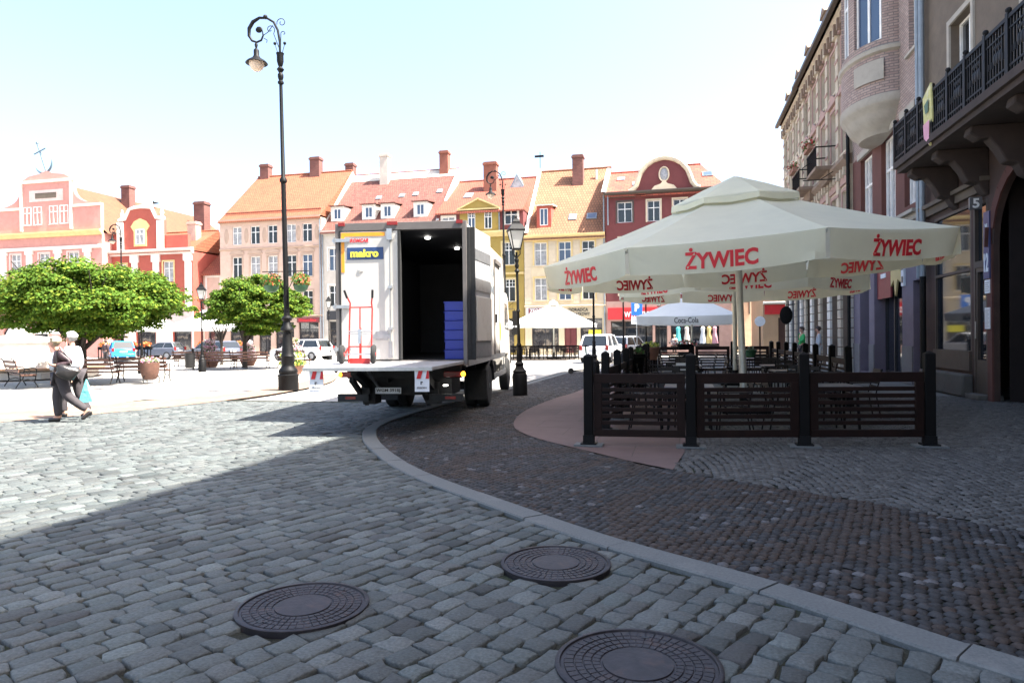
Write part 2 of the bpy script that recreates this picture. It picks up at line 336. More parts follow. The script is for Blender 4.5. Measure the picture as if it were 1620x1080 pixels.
def stones(name, C, ax, L, W, keep, colf, m, nside=8, jit=.0095, gap=.015, cham=.0065, zj=.004, zb=.0):
    """C centres (n,2); ax angle per stone; L,W per stone; every stone a rounded block with its own outline"""
    C = C[keep]; ax = ax[keep]; L = L[keep]; W = W[keep]; n = len(C)
    if nside == 8: base = np.array([(-.5, -.5), (0, -.53), (.5, -.5), (.53, 0), (.5, .5), (0, .53), (-.5, .5), (-.53, 0)])
    else: base = np.array([(-.5, -.5), (.5, -.5), (.5, .5), (-.5, .5)])
    k = len(base); loc = base[None]*np.stack([L-gap, W-gap], 1)[:, None, :]+rng.normal(0, jit, (n, k, 2))
    rings = []
    tilt = rng.normal(0, .01, (n, 2)); z0 = rng.normal(zb, zj*.6, n)
    for sc, dz in ((1-2.2*cham/np.minimum(L, W), 0), (1+0*L, -cham*.8), (1.03+0*L, -.03)):
        p = loc*np.asarray(sc)[:, None, None]; z = z0[:, None]+dz+(p*tilt[:, None]).sum(2)
        if dz == 0: z = z+rng.normal(0, .0012, z.shape)
        x = C[:, 0, None]+p[..., 0]*np.cos(ax)[:, None]-p[..., 1]*np.sin(ax)[:, None]
        y = C[:, 1, None]+p[..., 0]*np.sin(ax)[:, None]+p[..., 1]*np.cos(ax)[:, None]
        rings.append(np.stack([x, y, z], 2))
    if nside == 4: rings = rings[:2]; rings[1][..., 2] -= .008
    v = np.concatenate(rings, 1).reshape(-1, 3); nr = len(rings)
    o = (np.arange(n)*k*nr)[:, None]; top = o+np.arange(k)[None]
    q = []
    for r_ in range(nr-1):
        for j in range(k): q.append(np.concatenate([o+r_*k+(j+1) % k, o+r_*k+j, o+(r_+1)*k+j, o+(r_+1)*k+(j+1) % k], 1))
    side = np.concatenate(q, 0); col = colf(C, n)
    return np_mesh(name, v, [top, side], m, np.concatenate([col, np.tile(col, ((nr-1)*k, 1))]), kind='structure', smooth=False)
# large granite setts in staggered courses running away to the right
th = R(90-24); ca, sa = math.cos(th), math.sin(th)
rows = []; yv = -16
while yv < 16:
    wv = random.uniform(.128, .165); xv = -16+random.random()*.2
    while xv < 18:
        lv = random.choice((.145, .17, .2, .225))*random.uniform(.92, 1.08); rows.append((xv+lv/2, yv+wv/2, lv, wv*random.uniform(.93, 1.0))); xv += lv
    yv += wv
rows = np.array(rows)
bend = .05*np.sin(rows[:, 0]*.7)+.03*np.sin(rows[:, 0]*1.9+rows[:, 1])
px = rows[:, 0]*ca-(rows[:, 1]+bend)*sa; py = rows[:, 0]*sa+(rows[:, 1]+bend)*ca+2
C = np.stack([px, py], 1)
keep = inpoly(px, py, road_poly) & (px > -13.5) & (py < 15.5) & (py > 0.8)
ko = offs(kl, .03); keep &= inpoly(px, py, [(p.x, p.y) for p in ko]+road_poly[len(kl):])
keep &= ~((px < -9) & (py < 5))
for hx, hy, hr in holes: keep &= np.hypot(px-hx, py-hy) > hr-.015
def col_setts(C, n):
    b = rng.normal(.083, .019, n).clip(.035, .15); t = rng.normal(0, .002, n)
    return np.stack([b*.9+t, b*1.0, b*.96], 1)
stones('cobbled_street', C, np.full(len(C), th)+rng.normal(0, .02, len(C)), rows[:, 2], rows[:, 3], keep, col_setts, 'setts')
# small dark mosaic cubes with rusty arcs
def grid(x0, x1, y0, y1, s, ang, arc=0):
    ny = int((y1-y0)/s); nx = int((x1-x0)/s); a = np.arange(nx)*s+x0; b = np.arange(ny)*s+y0
    X, Y = np.meshgrid(a, b); X = X+(np.arange(ny)[:, None] % 2)*s*.5+rng.normal(0, s*.06, X.shape); Y = Y+rng.normal(0, s*.05, Y.shape)
    A = np.zeros_like(X)
    if arc:
        u = (X/arc) % 1-.5; Y = Y-arc*.9*(u*u); A = np.arctan(-1.8*u)
    c, s_ = math.cos(ang), math.sin(ang)
    return np.stack([(X*c-Y*s_).ravel(), (X*s_+Y*c).ravel()], 1), (A+ang).ravel()
C, A = grid(-8, 14, -6, 12, .076, R(-42)); C[:, 1] += 6; 
C2, A2 = grid(-6, 0, 11, 31, .115, R(4)); C = np.concatenate([C[C[:, 1] < 15], C2[C2[:, 1] >= 15.0]]); A = np.concatenate([A[:len(C)-len(C2[C2[:, 1] >= 15.0])][:0], np.zeros(0)])
C1, A1 = grid(-8, 14, -6, 12, .076, R(-42)); C1[:, 1] += 6; k1 = C1[:, 1] < 13; k2 = C2[:, 1] >= 13
C = np.concatenate([C1[k1], C2[k2]]); A = np.concatenate([A1[k1], A2[k2]]); sz = np.concatenate([np.full(k1.sum(), .076), np.full(k2.sum(), .115)])
mp = [(p.x, p.y) for p in offs(kl, KW-.02)]+[(p.x, p.y) for p in reversed(offs(l2, -.0))]
keep = inpoly(C[:, 0], C[:, 1], mp) & (C[:, 1] > 1.5)
def col_mos(C, n):
    b = rng.normal(.026, .009, n).clip(.01, .07); t = rng.random(n) < .05; b[t] += .06
    c = np.stack([b, b*.97, b], 1); x, y = C[:, 0], C[:, 1]
    red = np.zeros(n, bool)
    for cx, cy, r in ((.6, 6.3, 1.15), (2.9, 4.2, 1.2), (-1.6, 8.4, 1.1), (-3.6, 11, 1.1), (1.7, 5.0, 2.2), (-.6, 7.2, 2.3), (-2.9, 9.6, 2.2), (4.1, 3.0, 2.2), (-4.2, 14, 1.2)):
        red |= np.abs(np.hypot(x-cx, y-cy)-r) < .12
    red |= np.abs((x-.9)*.62-(y-6.1)*.78) < .1
    red |= rng.random(n) < .2
    rc = np.array([[.032, .022, .017]])*rng.normal(1, .22, (n, 1)).clip(.4, 1.7)
    c[red] = rc[red]; return c
stones('mosaic_paving', C, A+rng.normal(0, .08, len(C)), sz, sz*.95, keep, col_mos, 'mosaic', nside=4, jit=.005, gap=.01, cham=.007)
# grey granite cubes laid in fans
C, A = grid(-6, 20, -26, 8, .09, R(-25), arc=1.15); C[:, 1] += 14
C = np.concatenate([C]); keep = inpoly(C[:, 0], C[:, 1], fan_poly) & (C[:, 0] < 7.3) & (C[:, 1] > 2.5) & (C[:, 1] < 19)
def col_fan(C, n):
    b = rng.normal(.068, .014, n).clip(.03, .12); return np.stack([b, b*.99, b*.95], 1)
stones('fan_paving', C, A+rng.normal(0, .06, len(C)), np.full(len(C), .09), np.full(len(C), .088), keep, col_fan, 'mosaic', nside=4, jit=.004, gap=.011, cham=.008, zb=.004)
sheet('far_pavement', [(-2.6, 19), (9, 19), (9, 52), (-2.6, 52)], -.012, 'granite')
# reddish band of small setts curving over the sunlit square
a_ = smooth_line([(-14, 7.5), (-12.81, 10.78), (-12.12, 12.32), (-11.49, 14.48), (-11.24, 17.89), (-12.1, 22.5), (-14.5, 28)], .5)
b_ = smooth_line([(-16, 9.5), (-14.66, 12.34), (-13.93, 14.17), (-13.03, 16.42), (-12.6, 18.69), (-13.4, 23), (-15.7, 28)], .5)
sheet('red_sett_band', [(p.x, p.y) for p in a_]+[(p.x, p.y) for p in reversed(b_)], .006, 'redsetts')
sheet('red_sett_lane', [(-12, 47), (-4, 47), (-4, 49), (-12, 49.5)], -.044, 'redsetts')
# manhole covers
def manhole(x, y, r, rz, label):
    t = empty('manhole_cover', (x, y, .007), rz, label, 'manhole cover')
    m = MB(); m.lathe([(r-.03, -.03), (r, -.03), (r, .008), (r-.006, .011), (r-.022, .011), (r-.026, .0)], 64); m.build('frame_ring', 'castiron', t)
    d = MB(); d.lathe([(r-.026, -.03), (r-.026, .002)], 64)
    rings = [(.17, .205, 36), (.21, .245, 36), (.25, .285, 48), (.29, .335, 48)]
    for ra, rb, n in rings:
        ra *= r/.375; rb *= r/.375
        for j in range(n):
            a0, a1 = 2*PI*(j+.06)/n, 2*PI*(j+.94)/n; am = 2*PI*.02/n; e = .003; vs = []
            for z, q in ((.002, 0), (.0075, 1)):
                for rr, aa in ((ra+e*q, a0+am*q), (rb-e*q, a0+am*q), (rb-e*q, a1-am*q), (ra+e*q, a1-am*q)): vs.append((rr*math.cos(aa), rr*math.sin(aa), z))
            d.add(vs, [(4, 5, 6, 7), (0, 1, 5, 4), (1, 2, 6, 5), (2, 3, 7, 6), (3, 0, 4, 7)])
    d.lathe([(.16*r/.375, .0), (.158*r/.375, .0085), (.0, .009)], 48)
    d.build('lid', 'castiron', t)
    for s in (-1, 1):
        k = MB(); k.box(s*.29-.012, -.02, .006, s*.29+.012, .02, .0095); k.build('lifting_slot', 'black', t)
manhole(*holes[0], 1.2, 'ribbed iron manhole cover with cobbles all around, leftmost of three')
manhole(*holes[1], .6, 'round ribbed cast iron manhole cover touching the pale granite kerb, farthest of the three')
manhole(*holes[2], 1.5, 'ribbed iron manhole cover nearest the camera, cut by the bottom picture edge')
dr = MB(); dr.lathe([(.0, .0), (.13, .0), (.13, .012), (.12, .016), (0, .016)], 24)
o = dr.build('drain_cover', 'castiron'); o.location = (2.62, 5.98, .012); tag(o, 'small dark round drain cover beside the fan shaped grey cobbles', 'drain cover')
# ---------------- buildings ----------------
def wall_grid(mb, w, h, ops, depth, rev=.22, z0=0., mi=0, back=True):
    """front wall at y=0 with real openings (x,z,w,h[,arch]); sides, back and top close the block"""
    xs = sorted({0, w}|{o[0] for o in ops}|{o[0]+o[2] for o in ops}); zs = sorted({z0, h}|{o[1] for o in ops}|{o[1]+o[3] for o in ops})
    xs = [x for x in xs if 0 <= x <= w]; zs = [z for z in zs if z0 <= z <= h]
    for i in range(len(xs)-1):
        for j in range(len(zs)-1):
            cx, cz = (xs[i]+xs[i+1])/2, (zs[j]+zs[j+1])/2
            if any(o[0] < cx < o[0]+o[2] and o[1] < cz < o[1]+o[3] for o in ops): continue
            mb.add([(xs[i], 0, zs[j]), (xs[i+1], 0, zs[j]), (xs[i+1], 0, zs[j+1]), (xs[i], 0, zs[j+1])], [(0, 1, 2, 3)], mi)
    for o in ops:
        x, z, a, b = o[:4]
        mb.add([(x, 0, z), (x+a, 0, z), (x+a, 0, z+b), (x, 0, z+b), (x, rev, z), (x+a, rev, z), (x+a, rev, z+b), (x, rev, z+b)],
               [(0, 4, 5, 1), (1, 5, 6, 2), (2, 6, 7, 3), (3, 7, 4, 0)], mi)
        if len(o) > 4:      # arched head: two spandrels
            n = 10; r = a/2; zc = z+b-r
            for sgn in (-1, 1):
                pts = [(x+r+sgn*r, z+b)]+[(x+r+sgn*r*math.cos(t*PI/2/n), zc+r*math.sin(t*PI/2/n)) for t in range(n+1)]
                vs = [(p, .0, q) for p, q in pts]+[(p, rev, q) for p, q in pts]; k = len(pts)
                fs = [(0, i+1, i) for i in range(1, k-1)]+[(i, i+1, i+1+k, i+k) for i in range(1, k-1)]
                mb.add(vs, fs, mi)
    mb.add([(0, 0, z0), (0, depth, z0), (0, depth, h), (0, 0, h)], [(0, 3, 2, 1)], mi); mb.add([(w, 0, z0), (w, depth, z0), (w, depth, h), (w, 0, h)], [(0, 1, 2, 3)], mi)
    mb.add([(0, depth, z0), (w, depth, z0), (w, depth, h), (0, depth, h)], [(0, 3, 2, 1)], mi); mb.add([(0, rev, h), (w, rev, h), (w, depth, h), (0, depth, h)], [(0, 1, 2, 3)], mi)
_wc = {}
def window(root, x, z, w, h, rev=.22, style='cross', glass=None, sur=None, sill=None, frame='winwhite', pf=.06, hood=None):
    """casement window filling an opening: frame > pane, surround, sill"""
    glass = glass or random.choice(('glass', 'glass', 'glass', 'glass_sky', 'glass_curtain'))
    key = (round(w, 2), round(h, 2), rev, style, glass, sur, sill, frame, pf, hood)
    if key not in _wc:
        m = MB(); y0, y1 = rev-.10, rev-.03; t = pf
        m.box(0, y0, 0, t, y1, h); m.box(w-t, y0, 0, w, y1, h); m.box(t, y0, 0, w-t, y1, t); m.box(t, y0, h-t, w-t, y1, h)
        if style in ('cross', 'low', 'bars'): m.box(w/2-t*.55, y0-.015, t, w/2+t*.55, y1, h-t)
        if style in ('cross', 'bars'): zt = h*.66; m.box(t, y0-.02, zt-t*.5, w-t, y1-.01, zt+t*.5)
        if style == 'bars':
            for q in (w*.25, w*.75): m.box(q-t*.25, y0+.01, h*.66, q+t*.25, y1-.01, h-t)
            m.box(t, y0+.012, h*.82, w-t, y1-.01, h*.82+t*.4)
        if style == 'grid':
            for k in (1, 2): m.box(w*k/3-t*.4, y0, t, w*k/3+t*.4, y1-.01, h-t)
            m.box(t, y0-.01, h*.62, w-t, y1-.005, h*.62+t)
        fr = m.mesh('window', frame); p = MB(); p.add([(t*.5, y1-.012, t*.5), (w-t*.5, y1-.012, t*.5), (w-t*.5, y1-.012, h-t*.5), (t*.5, y1-.012, h-t*.5)], [(0, 1, 2, 3)]); pn = p.mesh('pane', glass, False)
        sm = sl_ = None
        if sur:
            s = MB(); b = .14; s.box(-b, -.05, -b*.3, 0, .0, h+b); s.box(w, -.05, -b*.3, w+b, 0, h+b); s.box(0, -.05, h, w, 0, h+b)
            if hood == 'flat': s.box(-b-.08, -.16, h+b+.12, w+b+.08, 0, h+b+.22); s.box(-b, -.07, h+b, w+b, 0, h+b+.12)
            if hood == 'arch':
                k = 8; pts = [(w/2+(w/2+b+.1)*math.cos(PI*i/k), h+b+.2+.34*math.sin(PI*i/k)) for i in range(k+1)]; s.prism(pts+[(-b-.1, h+b+.12), (w+b+.1, h+b+.12)], -.09, 0)
            if hood == 'gable': s.prism([(-b-.1, h+b+.1), (w+b+.1, h+b+.1), (w+b+.1, h+b+.2), (w/2, h+b+.6), (-b-.1, h+b+.2)], -.14, 0)
            sm = s.mesh('surround', sur)
        if sill: s = MB(); s.box(-.12, -.1, -.09, w+.12, rev-.1, 0); sl_ = s.mesh('sill', sill)
        _wc[key] = (fr, pn, sm, sl_)
    fr, pn, sm, sl_ = _wc[key]
    o = link('window', fr, None, root); o.location = (x, 0, z); link('pane', pn, None, o)
    if sm: link('surround', sm, None, o)
    if sl_: link('sill', sl_, None, o)
    return o
def gable_roof(root, w, ze, zr, ry, m, depth=None, ov=.35, hl=0, hr=0, t=.14, name='roof', x0=0):
    """pitched roof, ridge along x at y=ry; hl/hr hip lengths"""
    a = V((x0-.0, -ov, ze-ov*(zr-ze)/ry)); b = V((x0+w, -ov, ze-ov*(zr-ze)/ry)); c = V((x0+w-hr, ry, zr)); d = V((x0+hl, ry, zr))
    by = 2*ry if depth is None else depth; e = V((x0+w, by, ze)); f = V((x0, by, ze)); mb = MB(); dn = V((0, 0, -t))
    mb.add([a, b, c, d], [(0, 1, 2, 3)]); mb.add([d, c, e, f], [(0, 1, 2, 3)])
    mb.add([b, e, c], [(0, 1, 2)]); mb.add([a, d, f], [(0, 1, 2)])
    mb.add([a, b, b+dn, a+dn], [(0, 3, 2, 1)]); mb.add([a+dn, b+dn, (b.x, .05, ze-.1), (a.x, .05, ze-.1)], [(0, 3, 2, 1)])
    o = mb.build(name, m, root, smooth=False)
    r = MB(); r.tube([d+V((0, 0, .02)), c+V((0, 0, .02))], .11, 6); r.build('ridge_tiles', m, root); return o
def cornice(root, w, z, m, prof=((0, 0), (.12, 0), (.12, .12), (.28, .2), (.28, .34), (0, .34)), name='cornice', x0=0, ext=0.):
    mb = MB(); vs = []; n = len(prof)
    for x in (x0-ext, x0+w+ext): vs += [(x, -a, z+b) for a, b in prof]
    mb.add(vs, [(i, i+n, (i+1) % n+n, (i+1) % n) for i in range(n)]+[tuple(range(n)), tuple(range(2*n-1, n-1, -1))]); return mb.build(name, m, root, smooth=False)
def chimney(root, x, y, z0, z1, sx=.9, sy=.7, m='brickchim', pots=0):
    mb = MB(); mb.box(x-sx/2, y-sy/2, z0, x+sx/2, y+sy/2, z1-.3); mb.box(x-sx/2-.08, y-sy/2-.08, z1-.3, x+sx/2+.08, y+sy/2+.08, z1-.12); mb.box(x-sx/2, y-sy/2, z1-.12, x+sx/2, y+sy/2, z1)
    for k in range(pots): xx = x-sx/2+(k+.5)*sx/pots; mb.lathe([(.1, 0), (.1, .3)], 8, (xx, y, z1))
    return mb.build('chimney', m, root)
def roof_z(y, ze, zr, ry): return ze+(zr-ze)*y/ry
def skylight(root, x, y, ze, zr, ry, w=.8, l=1.1, g='glass_curtain'):
    sl = math.atan2(zr-ze, ry); mb = MB(); mb.T = Matrix.Translation((x, y, roof_z(y, ze, zr, ry)))@Matrix.Rotation(sl, 4, 'X')
    mb.box(-w/2, 0, -.02, w/2, l, .09); o = mb.build('skylight', 'zinc', root); p = MB(); p.T = mb.T; p.box(-w/2+.09, .09, .06, w/2-.09, l-.09, .096); p.build('pane', g, o)
def dormer(root, x, y, ze, zr, ry, w, h, wallm, roofm_, glass='glass_sky', flat=True, gab=False):
    """small roof window standing up from the slope"""
    zb = roof_z(y, ze, zr, ry)-.1; d = h*ry/(zr-ze)+.9
    m = MB(); ops = [(w*.22, .28, w*.56, h-.5)]; m.T = Matrix.Translation((x-w/2, y, zb)); wall_grid(m, w, h, ops, d, rev=.1); o = m.build('dormer', wallm, root)
    r = MB()
    if gab: r.T = m.T; r.prism([(-.15, h), (w+.15, h), (w/2, h+.5*w)], -.15, d)
    else: r.T = m.T@Matrix.Translation((0, -.2, h))@Matrix.Rotation(R(6), 4, 'X'); r.box(-.18, 0, 0, w+.18, d+.3, .09)
    r.build('dormer_roof', roofm_, o)
    f = MB(); f.T = m.T; a, b, c, e = ops[0]
    for q in ((a, b, a+.06, b+e), (a+c-.06, b, a+c, b+e), (a+.06, b, a+c-.06, b+.06), (a+.06, b+e-.06, a+c-.06, b+e), (a+c/2-.03, b+.06, a+c/2+.03, b+e-.06)): f.box(q[0], .02, q[1], q[2], .08, q[3])
    wf = f.build('window', 'winwhite', o); p = MB(); p.T = m.T; p.box(a+.03, .06, b+.03, a+c-.03, .07, b+e-.03); p.build('pane', glass, wf)
def partm(name, m, parent, fn, **k): b = MB(); fn(b); return b.build(name, m, parent, **k)
def drainpipe(root, x, y, z0, z1, m='zinc', r=.06):
    return partm('drainpipe', m, root, lambda b: b.tube([(x, y, z0), (x, y, z1)], r, 8))
def shop(root, x, z, w, h, rev=.3, frame='signdark', n=2, glass='glass_shop', tr=.75, items=0):
    m = MB(); t = .07; y0, y1 = rev-.14, rev-.06
    m.box(0, y0, 0, t, y1, h); m.box(w-t, y0, 0, w, y1, h); m.box(t, y0, 0, w-t, y1, t*2); m.box(t, y0, h-t, w-t, y1, h)
    for k in range(1, n): m.box(w*k/n-t/2, y0, t*2, w*k/n+t/2, y1, h-t)
    if tr: m.box(t, y0-.01, h*tr, w-t, y1-.01, h*tr+t)
    m.T = Matrix(); o = m.build('shop_window', frame, root); o.location = (x, 0, z)
    p = MB(); p.box(t*.5, y1-.03, t, w-t*.5, y1-.02, h-t*.5); p.build('pane', glass, o); return o
def sign(root, x0, x1, z0, z1, m, txt=None, tm='white', y=-.06, bold=.02, fx=(.1, .9), fz=(.25, .75), shear=0., name='shop_sign', th=.08):
    b = MB(); b.box(x0, y-th/2, z0, x1, y+th/2, z1); o = b.build(name, m, root)
    if txt:
        t = MB(); add_text(t, txt, x0+(x1-x0)*fx[0], x0+(x1-x0)*fx[1], z0+(z1-z0)*fz[0], z0+(z1-z0)*fz[1], y-th/2+.002, .03, 0, bold, shear); t.build('lettering', tm, o)
    return o
def bld(name, label, loc, w, h, ops, wallm, depth=14, rz=0, rev=.22):
    t = empty(name, loc, rz, label, 'building'); b = MB(); wall_grid(b, w, h, ops, depth, rev); b.build('wall', wallm, t, smooth=False); return t
YB = 60.0
# A: pink building with stepped gable and anchor, roof running back
X0 = -70.5; W = 14.6
def ax(x): return x-X0
ops = [(ax(x)-.65, 8.6, 1.3, 2.0) for x in (-69.6, -66.6, -63.0, -59.4)]
ops4 = [(ax(x)-.52, 13.5, 1.04, 1.85) for x in (-64.9, -63.6, -61.6, -60.3)]
ops0 = [(ax(x)-.9, 0.1, 1.8, 3.1, 1) for x in (-67.5, -63.5, -59.5)]
opsm = [(ax(x)-.6, 4.9, 1.2, 1.9) for x in (-69.6, -66.6, -63.0, -59.4)]
A = bld('gabled_town_house', 'pink house with a tall stepped gable topped by a leaning anchor, at the far left', (X0, 58, 0), W, 12.4, ops+ops0+opsm, 'pink', 22)
for o in ops+opsm: window(A, *o[:4], sur='pinktrim', glass='glass_curtain', sill='pinktrim')
for o in ops0: shop(A, *o[:4], n=1, tr=0)
cx = ax(-62.5)
gp = [(cx-6.6, 12.7), (cx+6.6, 12.7), (cx+6.6, 15.3), (cx+3.3, 15.9), (cx+3.3, 15.9)]
def curve_side(s):   # concave sweep between shoulder and head of the gable
    return [(cx+s*(3.25+3.3*(1-math.sin(t*PI/16))**1.6), 15.4+2.6*(1-math.cos(t*PI/16))**1.0) for t in range(9)]
gr = curve_side(1); gl_ = curve_side(-1)
gable = [(cx-6.6, 12.7), (cx+6.6, 12.7), (cx+6.6, 15.2)]+gr+[(cx+3.25, 18.0), (cx+2.6, 18.3), (cx+2.2, 18.5), (cx+.8, 18.7), (cx, 18.95), (cx-.8, 18.7), (cx-2.2, 18.5), (cx-2.6, 18.3), (cx-3.25, 18.0)]+gl_[::-1]+[(cx-6.6, 15.2)]
b = MB(); b.prism(gable, -.12, .3); b.build('gable', 'pink', A, smooth=False)
b = MB()
for s in (-1, 1): b.box(cx+s*3.1-.14, -.24, 12.9, cx+s*3.1+.14, -.1, 17.9)
b.box(cx-3.5, -.3, 17.75, cx+3.5, -.1, 18.0)
for s in (-1, 1): b.box(cx+s*3.3, -.26, 15.1, cx+s*6.7, -.1, 15.32)
b.build('gable_trim', 'whitewall', A); partm('gable_panel', 'pinktrim', A, lambda b: b.box(cx-2.1, -.17, 15.85, cx+2.1, -.1, 17.0))
partm('inscription_plaque', 'stonegrey', A, lambda b: b.box(cx-1.3, -.21, 16.15, cx+1.3, -.16, 16.7))
for o in ops4:
    w_ = window(A, *o[:4], glass='glass_curtain', sur='whitewall', sill='whitewall', rev=.0); w_.location.y = -.06
cornice(A, W, 12.2, 'ochre_light', ext=.2, prof=((0, 0), (.2, 0), (.35, .2), (.55, .35), (.55, .5), (0, .6))); cornice(A, W, 10.9, 'whitewall', name='string_course', prof=((0, 0), (.15, 0), (.2, .3), (0, .36)))
for x in (-68.1, -64.8, -61.2, -57.6):
    b = MB(); b.box(ax(x)-.35, -.14, 7.4, ax(x)+.35, 0, 10.5); b.box(ax(x)-.48, -.2, 10.5, ax(x)+.48, 0, 10.9); b.build('pilaster', 'whitewall', A)
# roof with ridge running away behind the gable
b = MB(); e0, e1, zr = cx-6.4, cx+6.6, 18.0
b.add([(e0, .3, 12.6), (cx, .3, zr), (cx, 24, zr), (e0, 24, 12.6)], [(0, 1, 2, 3)]); b.add([(cx, .3, zr), (e1+.5, .3, 12.3), (e1+.5, 24, 12.3), (cx, 24, zr)], [(0, 1, 2, 3)])
b.add([(e0, 24, 12.6), (cx, 24, zr), (e1+.5, 24, 12.3)], [(0, 1, 2)]); b.build('roof', 'roof_amber', A, smooth=False)
chimney(A, cx+1.6, 9, 15.5, 19.2, 1.1, .9, 'brickchim'); chimney(A, cx+3.2, 19.5, 14, 18.7, 1.3, 1.1, 'brickchim')
partm('roof_vent', 'iron', A, lambda b: (b.tube([(cx+.2, 14.5, 17.7), (cx+.2, 14.5, 18.6)], .08), b.box(cx-.35, 14.2, 18.3, cx+.75, 14.8, 18.4)))
b = MB(); b.T = Matrix.Translation((cx-.1, .1, 18.7))@Matrix.Rotation(R(-20), 4, 'Y')
b.tube([(0, 0, .2), (0, 0, 3.3)], .07); b.tube([(-.75, 0, 2.5), (.75, 0, 2.5)], .06); b.ball((0, 0, 3.4), .13, 8)
b.tube([(1.05*math.sin(t), 0, 1.25-1.1*math.cos(t)) for t in [R(a) for a in range(-85, 86, 17)]], [.02, .06, .09, .1, .11, .12, .11, .1, .09, .06, .02])
o = b.build('anchor', 'anchor'); o.location = (X0, 58, 0); tag(o, 'dark metal ship anchor leaning on top of the pink stepped gable', 'anchor')
Y_ = bld('yellow_house', 'sliver of a yellow house at the left edge, beyond the pink gabled house', (-86, 60, 0), 15.2, 10.5, [(x, z, 1.1, 1.9) for x in (1.5, 4.5, 7.5, 10.5, 13.2) for z in (1, 4.6, 7.8)], 'ochre_light', 12)
for x in (1.5, 4.5, 7.5, 10.5, 13.2):
    for z in (1, 4.6, 7.8): window(Y_, x, z, 1.1, 1.9, sur='whitewall')
gable_roof(Y_, 15.2, 10.6, 15.5, 6, 'roof_orange')
# B: deep red lower building with curved dormer gable
XB = -58.4; WB = 14.2
def bx_(x): return x-XB
ops = [(bx_(-49.2)-.6, 7.4, 1.2, 2.0), (bx_(-57.0)-.5, 7.4, 1.0, 1.9), (bx_(-54.6)-.5, 7.4, 1.0, 1.9)]
ops0 = [(bx_(-51.9)-1.1, 0.1, 2.2, 3.5, 1), (bx_(-56)-1.0, .1, 2.0, 3.3, 1), (bx_(-47.7)-1.0, .3, 2.0, 2.7)]
B = bld('red_town_house', 'deep red low house with a small curved gable and white pilasters behind the round tree', (XB, 59.2, 0), 12.0, 10.3, ops+ops0, 'deepred', 10)
for o in ops: window(B, *o[:4], sur='yellowtrim', glass='glass_curtain')
for o in ops0: shop(B, *o[:4], n=1, tr=0)
partm('ground_floor_render', 'pinktrim', B, lambda b: (b.box(0, -.06, 0, 1.3, 0, 4.4), b.box(3.5, -.06, 0, 5.3, 0, 4.4), b.box(7.7, -.06, 0, 9.6, 0, 4.4), b.box(1.3, -.06, 3.5, 3.5, 0, 4.4), b.box(5.3, -.06, 3.7, 7.7, 0, 4.4), b.box(9.6, -.06, 3.1, 12.0, 0, 4.4), b.box(11.8, -.06, 0, 12.0, 0, 3.1)))
cornice(B, 12.0, 10.1, 'pinktrim', ext=.15, prof=((0, 0), (.2, 0), (.35, .25), (.55, .35), (.55, .55), (0, .6))); cornice(B, 12.0, 4.4, 'pinktrim', name='string_course', prof=((0, 0), (.12, 0), (.2, .2), (0, .3)))
for x in (-58.0, -53.1, -50.6, -46.9): partm('pilaster', 'whitewall', B, lambda b: (b.box(bx_(x)-.35, -.12, 4.7, bx_(x)+.35, 0, 9.4), b.box(bx_(x)-.48, -.2, 9.4, bx_(x)+.48, 0, 10.1)))
partm('parapet', 'deepred', B, lambda b: (b.box(.2, .1, 10.6, 3.6, .5, 12.4), b.box(8.3, .1, 10.6, 11.4, .5, 12.0), b.box(3.6, .2, 10.6, 8.3, .4, 10.9)))
gc = bx_(-52.3); pts = [(gc-2.6, 10.6), (gc+2.6, 10.6), (gc+2.6, 13.6)]+[(gc+2.6*math.cos(PI*t/12)*(1 if abs(math.cos(PI*t/12)) > .6 else 1), 13.6+.15+(1.25 if 3 < t < 9 else .1)*math.sin(PI*t/12)) for t in range(1, 12)]+[(gc-2.6, 13.6)]
b = MB(); b.prism(pts, -.1, .4); b.build('gable', 'deepred', B, smooth=False)
partm('gable_trim', 'whitewall', B, lambda b: ([b.box(gc+s*2.35-.35, -.28, 10.7, gc+s*2.35+.35, -.08, 13.5) for s in (-1, 1)], [b.lathe([(.3, 0), (.3, .3), (.12, .4), (.2, .7), (.05, 1.2)], 8, (gc+s*2.35, .1, 13.6)) for s in (-1, 1)], b.tube([(gc+2.6*math.cos(PI*t/12), -.12, 13.7+(1.25 if 3 < t < 9 else .1)*math.sin(PI*t/12)) for t in range(0, 13)], .16, 6)))
b = MB(); b.prism([(gc-.75, 11.0), (gc+.75, 11.0), (gc+.75, 12.5), (gc+1.1, 13.0), (gc+.7, 13.5), (gc, 13.8), (gc-.7, 13.5), (gc-1.1, 13.0), (gc-.75, 12.5)], -.2, -.1); b.build('gable_window_surround', 'yellowtrim', B)
w_ = window(B, gc-.5, 11.2, 1.0, 1.5, rev=0); w_.location.y = -.16
partm('finial', 'whitewall', B, lambda b: b.lathe([(.35, 0), (.35, .5), (.45, .6), (.3, 1.2), (.06, 2.2), (0, 2.3)], 8, (gc-.1, 1.2, 14.6)))
gable_roof(B, 12.0, 10.6, 12.9, 4, 'roof_orange', depth=8)
chimney(B, 9.6, 4.6, 11.2, 16.1, 1.25, 1.0, 'brickchim'); chimney(B, 10.5, 2.2, 10.7, 13.6, 1.0, .8, 'peach')
